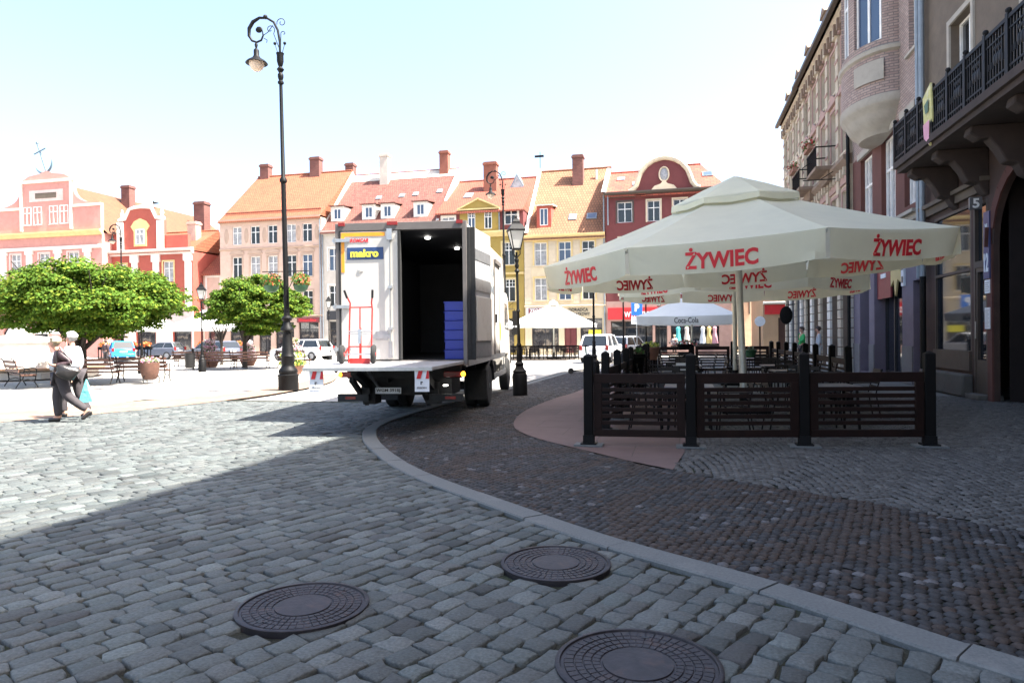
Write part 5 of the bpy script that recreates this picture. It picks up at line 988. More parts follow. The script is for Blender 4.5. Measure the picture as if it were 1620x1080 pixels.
partm('chassis', 'chassis', T, lambda b: (b.box(-.45, .1, .75, -.3, 8.6, 1.04), b.box(.3, .1, .75, .45, 8.6, 1.04), b.box(-1.1, .08, .82, 1.1, .3, 1.04), b.box(-.9, .3, .5, .9, 1.2, .95), [b.box(-1.0, y, .9, 1.0, y+.1, 1.04) for y in (1.2, 2.6, 4.2, 5.6)]))
for x in (-.68, .55): partm('lift_arm', 'chassis', T, lambda b: (b.bar((x, .35, .6), (x-.0, -.75, 1.0), .11, .15), b.bar((x-.1, .3, .35), (x-.12, -.55, .85), .08, .09), b.box(x-.12, .1, .35, x+.12, .5, .75)))
partm('lift_strut', 'steel', T, lambda b: b.tube([(-.45, .3, .5), (-.5, -.5, .98)], .03, 8))
partm('underrun_bar', 'chassis', T, lambda b: (b.box(-1.22, -.12, .42, -.62, -.0, .55), b.box(-.85, -.1, .55, -.6, .02, .66))); partm('underrun_bar', 'chassis', T, lambda b: b.box(.55, -.12, .42, 1.18, 0, .55))
partm('reflector', 'redlens', T, lambda b: b.box(-1.07, -.125, .46, -.87, -.119, .51)); partm('reflector', 'redlens', T, lambda b: b.box(.85, -.125, .46, 1.05, -.119, .51))
for s, e in ((-1, -1.2), (1, 1.2)):
    l_ = partm('tail_light', 'redlens', T, lambda b: b.box(min(e, e-s*.38), -.08, .85, max(e, e-s*.38), .02, .95), bevel=.01); partm('indicator', 'amber_lit', l_, lambda b: b.ball((e-s*.02, -.05, .90), .055, 10, sc=(.9, .9, 1)))
partm('buffer', 'rubber', T, lambda b: b.ball((-1.28, -.03, .96), .035, 8)); pl_ = partm('licence_plate', 'paper', T, lambda b: b.box(-.52, -.02, .55, -.02, .0, .66))
partm('lettering', 'signdark', pl_, lambda b: add_text(b, 'WGM 3918J', -.5, -.04, .57, .64, -.021, .004, 0, .02))
partm('work_lamp', 'pinlight', T, lambda b: b.box(.78, .06, .68, .86, .09, .7))
def wheel(x, y, dual, s):
    b = MB(); prof = [(.28, -.13), (.43, -.13), (.465, -.1), (.47, 0), (.465, .1), (.43, .13), (.28, .13)]
    for off in ((0, -.29*s) if dual else (0,)):
        b.T = Matrix.Translation((x+off, y, .47))@Matrix.Rotation(PI/2, 4, 'Y'); b.lathe(prof, 28)
    w_ = b.build('wheel', 'rubber', T)
    r = MB(); r.T = Matrix.Translation((x+s*.04, y, .47))@Matrix.Rotation(s*PI/2, 4, 'Y'); r.lathe([(.30, .06), (.28, .085), (.26, .02), (.2, -.02), (.12, .0), (.1, .07), (.06, .09), (0, .09)], 24); r.build('rim', 'rim', w_)
for s in (-1, 1):
    wheel(s*1.1, 3.3, True, s); wheel(s*1.05, 8.05, False, s)
    partm('mudguard', 'chassis', T, lambda b: [b.bar((s*1.02, 3.3+.58*math.cos(R(a)), .47+.58*math.sin(R(a))), (s*1.02, 3.3+.58*math.cos(R(a+22)), .47+.58*math.sin(R(a+22))), .02, .5, up=(1, 0, 0)) for a in (10, 32, 54, 76, 98, 120, 142)])
    partm('mudflap', 'rubber', T, lambda b: b.box(s*.82, 2.62, .2, s*1.25, 2.64, .85)); partm('side_guard', 'steel', T, lambda b: (b.box(s*1.18, 4.2, .55, s*1.21, 7.0, .68), b.box(s*1.15, 4.3, .6, s*1.18, 4.4, 1.0), b.box(s*1.15, 6.7, .6, s*1.18, 6.8, 1.0)))
partm('fuel_tank', 'chassis', T, lambda b: b.box(.55, 4.5, .45, 1.1, 5.6, .95), bevel=.05); partm('axle', 'chassis', T, lambda b: (b.tube([(-1, 3.3, .47), (1, 3.3, .47)], .1, 8), b.ball((0, 3.3, .47), .25, 10)))
cab = MB(); prof = [(6.75, .75), (7.5, .75), (7.5, 1.05), (8.6, 1.05), (8.6, .5), (9.0, .5), (9.05, 1.3), (8.95, 1.9), (8.55, 2.75), (8.2, 2.85), (6.85, 2.85)]
vs = [(-1.12, y, z) for y, z in prof]+[(1.12, y, z) for y, z in prof]; n = len(prof); cab.add(vs, [tuple(range(n-1, -1, -1)), tuple(range(n, 2*n))]+[(i, (i+1) % n, (i+1) % n+n, i+n) for i in range(n)]); cb = cab.build('cab', 'truckwhite', T, bevel=.05)
for s in (-1, 1): partm('side_window', 'carglass', cb, lambda b: b.add([(s*1.125, 7.4, 1.8), (s*1.125, 8.65, 1.75), (s*1.125, 8.35, 2.5), (s*1.125, 7.4, 2.55)], [(0, 1, 2, 3) if s > 0 else (3, 2, 1, 0)])); 
for s in (-1, 1): partm('mirror', 'black', cb, lambda b: (b.box(s*1.24, 8.75, 1.9, s*1.46, 8.83, 2.35), b.box(s*1.24, 8.75, 1.62, s*1.44, 8.83, 1.84), b.tube([(s*1.1, 8.7, 2.4), (s*1.3, 8.8, 2.4), (s*1.3, 8.8, 1.6), (s*1.1, 8.75, 1.6)], .015, 6)), bevel=.02)
partm('windscreen', 'carglass', cb, lambda b: b.add([(-1.02, 8.965, 1.95), (1.02, 8.965, 1.95), (.98, 8.6, 2.68), (-.98, 8.6, 2.68)], [(0, 3, 2, 1)])); partm('roof_air_deflector', 'truckwhite', cb, lambda b: b.box(-.9, 7.0, 2.86, .9, 7.9, 3.2), bevel=.1)
# crates inside, hand truck on the lift
def on_truck(x, y, z): return T_mat@V((x, y, z))
T_mat = Matrix.Translation(T.location)@Matrix.Rotation(R(8), 4, 'Z')@Matrix.Diagonal((TS, 1, 1, 1))
_p = None
for k in range(6):
    b = MB(); h = .17; b.box(-.3, -.2, 0, .3, .2, .02); b.box(-.3, -.2, .02, -.28, .2, h); b.box(.28, -.2, .02, .3, .2, h); b.box(-.28, -.2, .02, .28, -.18, h); b.box(-.28, .18, .02, .28, .2, h)
    b.box(-.32, -.215, h-.03, .32, -.2, h); b.box(-.32, .2, h-.03, .32, .215, h); b.box(-.2, -.208, .05, .2, -.2, .06); b.box(-.31, -.21, .085, .31, -.2, .095)
    if _p is None: o = b.build('crate', 'blueplastic', None, bevel=.004); _p = o
    else: o = _p.copy(); COL.objects.link(o)
    o.location = on_truck(.95, .75, ZF+.002+k*.18); o.rotation_euler = (0, 0, R(98)+random.uniform(-.02, .02))
    tag(o, 'blue plastic crate in the truck, '+('bottom of the stack', 'second from the bottom', 'third from the bottom', 'third from the top', 'second from the top', 'topmost of the stack')[k], 'crate', 'blue crates stacked in the truck')
H = empty('hand_truck', on_truck(-.58, -.72, 1.115), R(2), 'red two wheeled hand truck standing on the lowered tail lift', 'hand truck')
H.rotation_euler = (R(-6), 0, R(6))
hm = MB()
for s in (-1, 1): hm.tube([(s*.2, 0, .02), (s*.2, .0, .95), (s*.19, -.02, 1.05), (s*.23, -.1, 1.17)], .014, 8)
for z in (.3, .98): hm.tube([(-.2, 0, z), (.2, 0, z)], .012, 8)
hm.tube([(0, 0, .06), (-.02, 0, .98)], .012, 8); hm.tube([(.02, 0, .06), (.0, 0, .62)], .016, 8)
hm.build('frame', 'redpaint', H); partm('crossbar', 'steel', H, lambda b: (b.tube([(-.2, -.01, .56), (.2, -.01, .56)], .012, 8), b.tube([(-.2, -.01, .52), (.2, -.01, .52)], .008, 8), b.box(-.03, -.04, .35, .02, .0, .6)))
partm('toe_plate', 'redpaint', H, lambda b: (b.box(-.18, .0, .0, .18, .24, .012), b.box(-.18, -.01, .0, .18, .004, .1)))
partm('axle', 'steel', H, lambda b: b.tube([(-.28, -.12, .16), (.28, -.12, .16)], .012, 8))
for s in (-1, 1):
    partm('grip', 'black', H, lambda b: b.tube([(s*.225, -.085, 1.13), (s*.25, -.16, 1.25)], .02, 8))
    wb = MB(); wb.T = Matrix.Translation((s*.28, -.12, .16))@Matrix.Rotation(R(14), 4, 'Z')@Matrix.Rotation(PI/2, 4, 'Y'); wb.lathe([(.085, -.04), (.14, -.04), (.16, -.018), (.16, .018), (.14, .04), (.085, .04)], 22); w_ = wb.build('wheel', 'rubber', H)
    wb2 = MB(); wb2.T = wb.T; wb2.lathe([(.02, -.05), (.03, -.045), (.035, -.02), (.085, -.03), (.087, .03), (.035, .02), (.03, .045), (.02, .05)], 20); wb2.build('rim', 'redpaint', w_)
    partm('wheel_bracket', 'redpaint', H, lambda b: b.bar((s*.2, 0, .3), (s*.24, -.12, .13), .012, .03))
# ---------------- lamps ----------------
YW = R(13.5)
def big_lamp(x, y, rz, label, tilt=0):
    t = empty('ornate_street_lamp', (x, y, 0), rz, label, 'street lamp', 'tall curled street lamps'); t.rotation_euler = (0, tilt, rz)
    partm('post', 'iron', t, lambda b: b.lathe([(.30, 0), (.30, .42), (.31, .44), (.31, .47), (.26, .5), (.285, .56), (.27, .63), (.2, .7), (.18, .78), (.2, .84), (.19, 1.0), (.21, 1.04), (.17, 1.12), (.145, 1.6), (.12, 1.75), (.13, 1.79), (.2, 1.83), (.19, 1.9), (.12, 1.98), (.1, 2.1), (.15, 2.15), (.16, 2.2), (.09, 2.27), (.08, 2.4), (.07, 6.3), (.11, 6.35), (.11, 6.42), (.062, 6.5), (.05, 9.3), (.09, 9.33), (.09, 9.38), (.055, 9.42), (.085, 9.52), (.085, 9.6), (.05, 9.66), (.11, 9.76), (.05, 9.84), (.07, 9.88), (.1, 10.0), (.1, 10.18), (.12, 10.25), (.03, 10.26)], 20))
    arm = [(-.0, 10.1), (-.0, 10.6), (-.05, 10.95), (-.17, 11.2), (-.38, 11.33), (-.6, 11.34), (-.8, 11.22), (-.92, 11.02), (-.93, 10.8), (-.84, 10.65), (-.7, 10.6), (-.56, 10.66), (-.5, 10.8), (-.52, 10.95)]
    partm('arm', 'iron', t, lambda b: (b.tube([(a, 0, z) for a, z in arm], [.035]*5+[.04, .055, .055, .045, .035, .03, .03, .025, .015], 8), b.ball((-.62, 0, 10.98), .11, 8, sc=(1, .5, .9)), b.ball((-.42, 0, 11.36), .07, 8)))
    def spiral(cx, cz, r, a0, a1, n=14): return [(cx+r*(1-.75*k/n)*math.cos(R(a0+(a1-a0)*k/n)), 0, cz+r*(1-.75*k/n)*math.sin(R(a0+(a1-a0)*k/n))) for k in range(n+1)]
    partm('scroll', 'iron', t, lambda b: (b.tube([(-.02, 0, 10.4), (-.18, 0, 10.85)]+spiral(-.28, 10.98, .14, -20, 330), .012, 5), b.tube(spiral(.07, 11.18, .15, 200, -230), .012, 5), b.tube([(.02, 0, 10.3), (.04, 0, 10.8)]+spiral(.12, 10.85, .08, 170, -100, 8), .012, 5), b.tube([(-.5, 0, 10.8), (-.35, 0, 10.9), (-.2, 0, 11.1)], .012, 5), b.tube([(-.48, 0, 10.72), (-.38, 0, 10.66), (-.4, 0, 10.58)], .012, 5)))
    partm('flower_stem', 'iron', t, lambda b: [(b.tube([(s*.05, 0, 10.2), (s*.14, 0, 10.5)], .01, 5), b.ball((s*.15, 0, 10.55), .05, 7)) for s in (-1, 1)])
    hd = partm('lamp_hood', 'iron', t, lambda b: b.lathe([(.02, 10.6), (.05, 10.52), (.025, 10.42), (.07, 10.38), (.08, 10.34), (.08, 10.2), (.13, 10.12), (.27, 10.03), (.33, 9.96), (.32, 9.95), (.2, 10.0), (0, 10.02)], 20, (-.72, 0, 0)))
    partm('lamp_globe', 'lampwarm', hd, lambda b: b.lathe([(.23, 10.0), (.22, 9.9), (.17, 9.8), (.1, 9.74), (.0, 9.72)], 16, (-.72, 0, 0)))
    partm('basket_bracket', 'iron', t, lambda b: [(b.tube([(0, 0, 3.62), (s*.72, 0, 3.62)], .014, 5), b.tube([(s*.08, 0, 3.1), (s*.25, 0, 3.4), (s*.5, 0, 3.6)], .012, 5), b.tube([(s*.45, 0, 3.62), (s*.45, 0, 3.2)], .006, 4)) for s in (-1, 1)])
    return t
def basket(x, y, z, label):
    t = empty('hanging_basket', (x, y, z), 0, label, 'hanging basket', 'hanging baskets on the tall lamp'); partm('bowl', 'potgreen', t, lambda b: b.lathe([(0, 0), (.12, .02), (.2, .1), (.23, .22), (.2, .22)], 14)); flowers(t, (0, 0, .36), (.32, .32, .24), 500, [G2, G2, (.12, .22, .04), (.5, .12, .05)], .04)
big_lamp(-11.6, 19.04, YW, 'tall ornate black lamp with curled arm and hanging baskets, left of the truck', R(-.75))
for s in (-1, 1): basket(-11.64+s*.45*math.cos(YW), 19.04+s*.45*math.sin(YW), 2.98, 'green hanging flower basket on the %s side of the tall lamp' % ('left' if s < 0 else 'right'))
big_lamp(-9.95, 39.9, YW, 'tall curled lamp rising behind the truck roof', R(-.5)); big_lamp(-45.6, 49.3, YW, 'tall curled lamp far off in front of the pink and red houses')
def lantern(x, y, label, s=1., tilt=0):
    t = empty('lantern_post', (x, y, 0), 0, label, 'lantern post', 'lantern posts'); t.scale = (s, s, s); t.rotation_euler = (0, tilt, R(25))
    partm('post', 'iron', t, lambda b: b.lathe([(.2, 0), (.2, .55), (.17, .6), (.19, .64), (.13, .7), (.1, .78), (.12, .84), (.075, .9), (.07, 1.2), (.05, 1.28), (.07, 1.33), (.045, 1.4), (.038, 2.2), (.06, 2.24), (.038, 2.3), (.035, 3.25), (.075, 3.3), (.035, 3.36), (.06, 3.44), (.04, 3.5), (.06, 3.6), (.03, 3.66), (.03, 3.8)], 14))
    q = PI/4; fr = MB()
    for k in range(4):
        a = q+k*PI/2; fr.bar((.13*math.cos(a), .13*math.sin(a), 3.88), (.27*math.cos(a), .27*math.sin(a), 4.35), .02, .02); fr.tube([(.03*math.cos(a), .03*math.sin(a), 3.66), (.12*math.cos(a), .12*math.sin(a), 3.74), (.14*math.cos(a), .14*math.sin(a), 3.88)], .011, 5)
    fr.lathe([(.12, 3.86), (.15, 3.87), (.15, 3.9), (.12, 3.9)], 4, rot=q); fr.lathe([(.27, 4.35), (.31, 4.36), (.31, 4.39), (.2, 4.52), (.14, 4.56), (.14, 4.6), (.1, 4.66), (.04, 4.7), (.05, 4.74), (.0, 4.8)], 4, rot=q)
    fr.build('lantern_frame', 'iron', t, smooth=False); g = MB(); g.lathe([(.13, 3.9), (.265, 4.35)], 4, rot=q); g.build('lantern_glass', 'lampglass', t, smooth=False)
    return t
lantern(-4.12, 18.03, 'black lantern post with lit looking white panes close to the truck front corner'.replace('lit looking ', ''), 1.0, R(-.9))
lantern(-22.8, 29.68, 'black lantern post left of the small round tree', .92); lantern(-25.4, 47.3, 'small distant lantern post before the pale grey house, left of the truck'); lantern(-24.8, 28.0, 'lantern post half hidden by the wide round tree', .95)
lantern(-2.95, 24.8, 'lantern post behind the left terrace fence, nearest of three', 1.0); lantern(-2.5, 32.6, 'lantern post behind the left terrace fence, middle of three', 1.0); lantern(-1.63, 36.2, 'lantern post behind the terrace, farthest of three near the cola parasol', 1.0); lantern(-1.5, 55.5, 'far lantern post in front of the maroon house', 1.0); lantern(-13.9, 50.0, 'far lantern post before the ochre house')
# ---------------- trees ----------------
def tree(x, y, cx, cy, cz, a, c, label, nclump, leafs, size, trunk_r=.16, zb=1.6, flat=.75, forks=6):
    t = empty('round_tree', (x, y, 0), 0, label, 'tree', 'round clipped trees on the square')
    C0 = np.array([cx-x, cy-y, cz]); tb = MB()
    tb.tube([(0, 0, 0), (.02, .01, .15), (.03, 0, zb*.6), (.0, .02, zb), (.0, .0, zb+.5)], [trunk_r*1.35, trunk_r, trunk_r*.92, trunk_r*.85, trunk_r*.6], 10)
    for k in range(forks):
        an = 2*PI*k/forks+.4; e = V((C0[0]+math.cos(an)*a*.6, C0[1]+math.sin(an)*a*.6, C0[2]+random.uniform(-.1, .5)*c)); m_ = V((0, 0, zb-.15)).lerp(e, .5)+V((0, 0, .12)); tb.tube([(0, 0, zb-.25), m_, e], [trunk_r*.6, trunk_r*.35, trunk_r*.12], 7)
        for q in range(3): e2 = e+V((random.uniform(-.5, .5)*a*.5, random.uniform(-.5, .5)*a*.5, random.uniform(0, .5)*c)); tb.tube([m_.lerp(e, .5), e2], [trunk_r*.2, .015], 5)
    tb.build('trunk', 'bark', t)
    d = rng.normal(0, 1, (nclump, 3)); d /= np.linalg.norm(d, axis=1)[:, None]; rr = rng.uniform(.55, 1.02, (nclump, 1)); 
    cc = d*rr*np.array([a*.88, a*.88, c*.85]); low = cc[:, 2] < 0; cc[low, 2] *= flat; cr = rng.uniform(.5, 1.0, nclump)*a*.21
    n = leafs; ci = rng.integers(0, nclump, n); dd = rng.normal(0, 1, (n, 3)); dd /= np.linalg.norm(dd, axis=1)[:, None]; dd[:, 2] = np.where(dd[:, 2] < -.3, -dd[:, 2]*.4, dd[:, 2])
    p = cc[ci]+dd*cr[ci][:, None]*rng.uniform(.6, 1.05, (n, 1))*np.array([1, 1, .62])+C0
    nrm = dd*.7+np.array([0, 0, .6])+rng.normal(0, .45, (n, 3)); nrm /= np.linalg.norm(nrm, axis=1)[:, None]
    u = np.cross(nrm, rng.normal(0, 1, (n, 3))); u /= np.linalg.norm(u, axis=1)[:, None]; w_ = np.cross(nrm, u); s = size*rng.uniform(.6, 1.25, (n, 1))
    v = np.stack([p-u*s, p-u*s*.2+w_*s*.75+nrm*s*.15, p+u*s, p-u*s*.2-w_*s*.75+nrm*s*.15], 1).reshape(-1, 3)
    g = rng.uniform(.75, 1.3, (n, 1))*rng.uniform(.8, 1.15, (nclump, 1))[ci]; yl = rng.random((n, 1)) < .25
    col = np.where(yl, np.array([[.15, .2, .02]]), np.array([[.07, .135, .015]]))*g
    np_mesh('crown', v, np.arange(n*4).reshape(n, 4), 'leaf', col, t)
tree(-21.95, 21.75, -21.75, 21.85, 2.95, 3.6, 1.68, 'broad round green tree at the left above the walking woman', 300, 90000, .062, zb=1.45, flat=.9)
tree(-29.0, 28.6, -29.0, 28.6, 3.2, 3.0, 1.4, 'round tree with a thin trunk behind the broad tree', 110, 9000, .11, .12)
tree(-23.25, 33.75, -22.3, 33.85, 3.25, 2.8, 1.95, 'smaller round green tree behind the tall lamp', 230, 62000, .07, .13, zb=1.6, flat=.9)
tree(-27.8, 38.0, -27.8, 38.0, 3.3, 1.9, 1.2, 'round tree with a slim trunk just left behind the smaller tree', 60, 6000, .1, .09)
tree(6.3, 78, 6.3, 78, 5.5, 2.6, 3.2, 'light green tree glimpsed in the gap between the far houses', 60, 5000, .2, .2, zb=2.5)
# ---------------- benches, bins, planters ----------------
def bench_proto(wood='benchwood'):
    t = empty('park_bench', (0, 0, 0), 0, 'x', 'bench', 'park benches'); L = .95
    partm('seat', wood, t, lambda b: [b.box(-L, -.24+k*.115, .42, L, -.24+k*.115+.095, .455) for k in range(4)]); partm('backrest', wood, t, lambda b: [b.bar((-L, .27+.04*k, .58+k*.15), (L, .27+.04*k, .58+k*.15), .03, .1) for k in range(3)])
    for s in (-1, 1): partm('iron_end', 'iron', t, lambda b: (b.tube([(s*.85, -.3, .01), (s*.85, -.2, .2), (s*.85, -.24, .42), (s*.85, -.26, .62), (s*.85, -.18, .68), (s*.85, .2, .64)], .02, 6), b.tube([(s*.85, .34, .01), (s*.85, .2, .25), (s*.85, .22, .45), (s*.85, .38, .95), (s*.85, .46, 1.0)], .02, 6), b.tube([(s*.85, -.22, .4), (s*.85, .22, .42)], .02, 6), b.tube([(s*.85, .02+.1*math.cos(a), .55+.1*math.sin(a)) for a in np.linspace(0, 2*PI, 9)], .012, 5), b.tube([(s*.85, -.2, .2), (s*.85, .0, .3), (s*.85, .2, .25)], .014, 5)))
    return t
bp = bench_proto(); bl_ = [(-22.1, 19.4, R(150), 'park bench seen end on at the far left edge'), (-20.75, 21.0, YW+R(180), 'wooden park bench under the broad tree, just right of the walking woman'), (-19.85, 22.5, YW+R(185), 'park bench mostly hidden by the flower barrel'), (-24.0, 32.4, YW+R(180), 'left one of the benches under the smaller tree'), (-22.1, 32.7, YW+R(184), 'right one of the benches under the smaller tree, pale seat'), (-26.4, 33.5, YW+R(180), 'bench beside the lantern post left of the smaller tree'), (-20.6, 34.4, YW+R(160), 'bench between the smaller tree and the tall lamp')]
for i, (x, y, rz, l) in enumerate(bl_):
    o = bp if i == 0 else copy_tree(bp); o.location = (x, y, 0); o.rotation_euler.z = rz; o['label'] = l
fb = empty('flower_barrel', (-19.15, 22.0, 0), 0, 'round brown barrel planter with pink and white flowers beside the bench', 'planter')
partm('barrel', 'benchwood', fb, lambda b: b.lathe([(.2, .12), (.27, .2), (.33, .5), (.34, .74), (.3, .74), (.28, .66), (0, .66)], 16)); partm('stand', 'iron', fb, lambda b: [b.tube([(.26*math.cos(a), .26*math.sin(a), .3), (.34*math.cos(a), .34*math.sin(a), .12), (.3*math.cos(a), .3*math.sin(a), .0)], .016, 5) for a in (.5, 2.6, 4.7)])
flowers(fb, (0, 0, .82), (.33, .33, .14), 700, [(.7, .25, .45), (.75, .6, .6), G1, G2, (.7, .7, .5)], .03)
def flower_tower(x, y, s, label, cols):
    t = empty('flower_tower', (x, y, 0), 0, label, 'flower tower'); partm('tub', 'terracotta', t, lambda b: b.lathe([(.35*s, 0), (.5*s, .35*s), (.52*s, .38*s), (.45*s, .38*s), (0, .35*s)], 16)); partm('frame', 'iron', t, lambda b: b.tube([(0, 0, .3*s), (0, 0, 1.5*s)], .04, 6))
    for k, (z, r) in enumerate(((.5, .62), (.85, .56), (1.15, .46), (1.45, .3))): flowers(t, (0, 0, z*s), (r*s, r*s, .17*s), int(900*s), cols[k % len(cols)], .045*s)
flower_tower(-16.65, 27.67, 1.0, 'tiered flower tower of pink, white and yellow blooms right behind the tall lamp', [[(.75, .7, .1), (.7, .65, .3), G2, G1], [(.75, .75, .7), (.7, .7, .1), G2], [(.7, .4, .5), (.75, .6, .65), G1], [(.75, .5, .4), (.7, .6, .55), G2]])
flower_tower(-24.9, 36.5, .95, 'pink and white flower mound behind the benches, right of the lantern post', [[(.7, .4, .45), (.75, .7, .7), G1], [(.75, .7, .7), (.7, .4, .5), (.7, .65, .6)]])
flower_tower(-26.0, 34.5, 1.0, 'tall pink and white flower tower touching the lantern post', [[(.7, .35, .45), G1, (.7, .6, .6)], [(.7, .6, .6), G2, (.7, .4, .5)]])
def litter(x, y, label):
    t = empty('litter_bin', (x, y, 0), 0, label, 'litter bin'); partm('bin', 'black', t, lambda b: b.lathe([(.2, .12), (.24, .2), (.25, .85), (.27, .87), (.27, .9), (.2, .9), (.18, .6), (0, .6)], 14)); partm('post', 'iron', t, lambda b: b.box(-.03, .22, 0, .03, .28, 1.1))
litter(-27.9, 35.2, 'dark litter bin standing alone left of the lantern post'); litter(-24.7, 31.2, 'dark litter bin in front of the benches under the smaller tree')
# pale fountain behind the woman
fo = empty('stone_fountain', (-28.6, 25.0, 0), 0, 'bright white stone fountain behind the walking woman, edged by a brown bench', 'fountain')
partm('basin', 'stonewhite', fo, lambda b: b.lathe([(3.2, 0), (3.2, .3), (2.9, .32), (2.9, .75), (2.75, .8), (2.5, .8), (2.5, .4), (0, .4)], 8, rot=.3)); partm('bench_rim', 'benchorange', fo, lambda b: b.lathe([(3.0, .38), (3.6, .38), (3.6, .46), (3.0, .46)], 8, rot=.3))
partm('pedestal', 'stonewhite', fo, lambda b: b.lathe([(1.5, .4), (1.5, .9), (1.2, 1.0), (1.1, 1.5), (1.3, 1.6), (1.25, 1.75), (.5, 1.85), (.35, 2.2), (.5, 2.3), (0, 2.35)], 12))
# cafe fences and furniture at the far side
def cafe_edge(x0, x1, y, label, cols, n, rail=True):
    t = empty('cafe_barrier', (x0, y, 0), 0, label, 'cafe barrier'); L = x1-x0
    partm('railing', 'blackwood', t, lambda b: (b.box(0, -.03, .85, L, .03, .95), b.box(0, -.03, .1, L, .03, .2), [b.box(k, -.03, 0, k+.05, .03, .95) for k in np.arange(0, L, .3)]))
    for k in range(n): 
        c = (k+.5)*L/n; partm('flower_box', 'blackwood', t, lambda b: b.box(c-L/n*.42, -.15, .9, c+L/n*.42, .15, 1.1)); flowers(t, (c, 0, 1.25), (L/n*.42, .25, .25), 260, cols, .07)
cafe_edge(-46.8, -41.5, 48, 'dark railing with orange flowers under the white parasol, left', [(.75, .2, .05), (.7, .15, .05), G1], 4)
cafe_edge(-39.0, -34.0, 50, 'dark railing with orange flowers behind the smaller tree', [(.75, .2, .05), (.7, .15, .05), G1], 3)
cafe_edge(-12.6, -5.4, 46.5, 'low dark barrier round the cafe tables before the cream house', [(.3, .15, .08), G1], 0)
far = 0
for i, (x, y) in enumerate(((-11.6, 47.6), (-10.0, 48.2), (-7.4, 47.8), (-6.0, 48.6), (-11.0, 50.2), (-8.6, 50.6), (-6.6, 51))):
    t = table(x, y, .3*i, 'small dark table under the sunlit parasol, '+('leftmost in front', 'second in front', 'third in front', 'rightmost in front', 'left in the back row', 'middle of the back row', 'right in the back row')[i], 'tabletop_dark'); t['group'] = 'far cafe tables'
    for k in range(4):
        a = k*PI/2+.3*i; c = copy_tree(cp); c.location = (x+math.sin(a)*.65, y-math.cos(a)*.65, 0); c.rotation_euler.z = a+PI; c['label'] = 'small dark cafe chair at a table in front of the cream house'; c['group'] = 'far cafe chairs'
# ---------------- signs, scooter ----------------
t = empty('parking_sign', (-2.62, 45.4, 0), R(13), 'blue square parking sign on a pole beside the red sale shop', 'parking sign')
partm('pole', 'steel', t, lambda b: b.tube([(0, .03, 0), (0, .03, 3.75)], .035, 8)); pl2 = partm('sign_plate', 'signblue', t, lambda b: b.box(-.36, -.02, 2.85, .36, 0, 3.72), bevel=.01); partm('lettering', 'white', pl2, lambda b: add_text(b, 'P', -.14, .16, 3.1, 3.6, -.021, .01, 0, .05)); pl3 = partm('small_plate', 'paper', t, lambda b: b.box(-.36, -.02, 2.3, .36, 0, 2.78)); partm('print_lines', 'zinc', pl3, lambda b: [b.box(-.28, -.026, 2.4+k*.09, .28-.1*(k % 2), -.0205, 2.43+k*.09) for k in range(4)])
t = empty('kick_scooter', (-4.05, 28.9, 0), R(40), 'green kick scooter parked by the kerb left of the terrace fence', 'scooter')
partm('deck', 'black', t, lambda b: b.box(-.35, -.08, .1, .3, .08, .15), bevel=.01); partm('stem', 'scootergreen', t, lambda b: b.tube([(.42, 0, .12), (.3, 0, 1.1)], .03, 8)); partm('handlebar', 'black', t, lambda b: (b.tube([(.3, -.25, 1.12), (.3, .25, 1.12)], .018, 6), b.box(.25, -.05, 1.1, .35, .05, 1.18)))
for x in (-.42, .44): partm('wheel', 'rubber', t, lambda b: b.tube([(x, -.03, .12), (x, .03, .12)], .12, 16))
t = empty('round_hanging_sign', (6.35, 45.0, 2.7), 0, 'dark oval hanging sign on the corner house before the red signboard', 'hanging sign'); partm('disc', 'blackwood', t, lambda b: b.ball((0, 0, 0), .5, 16, sc=(.75, .08, 1.1))); partm('bracket', 'iron', t, lambda b: b.tube([(0, 0, .5), (0, 0, .65), (.65, 0, .65)], .025, 6))
t = empty('traffic_mirror', (5.1, 47.5, 0), 0, 'small white round sign on a dark pole at the street gap', 'road sign'); partm('pole', 'iron', t, lambda b: b.tube([(0, 0, 0), (0, 0, 2.7)], .05, 8)); partm('disc', 'paper', t, lambda b: b.tube([(0, -.04, 2.4), (0, -.08, 2.4)], .33, 20))
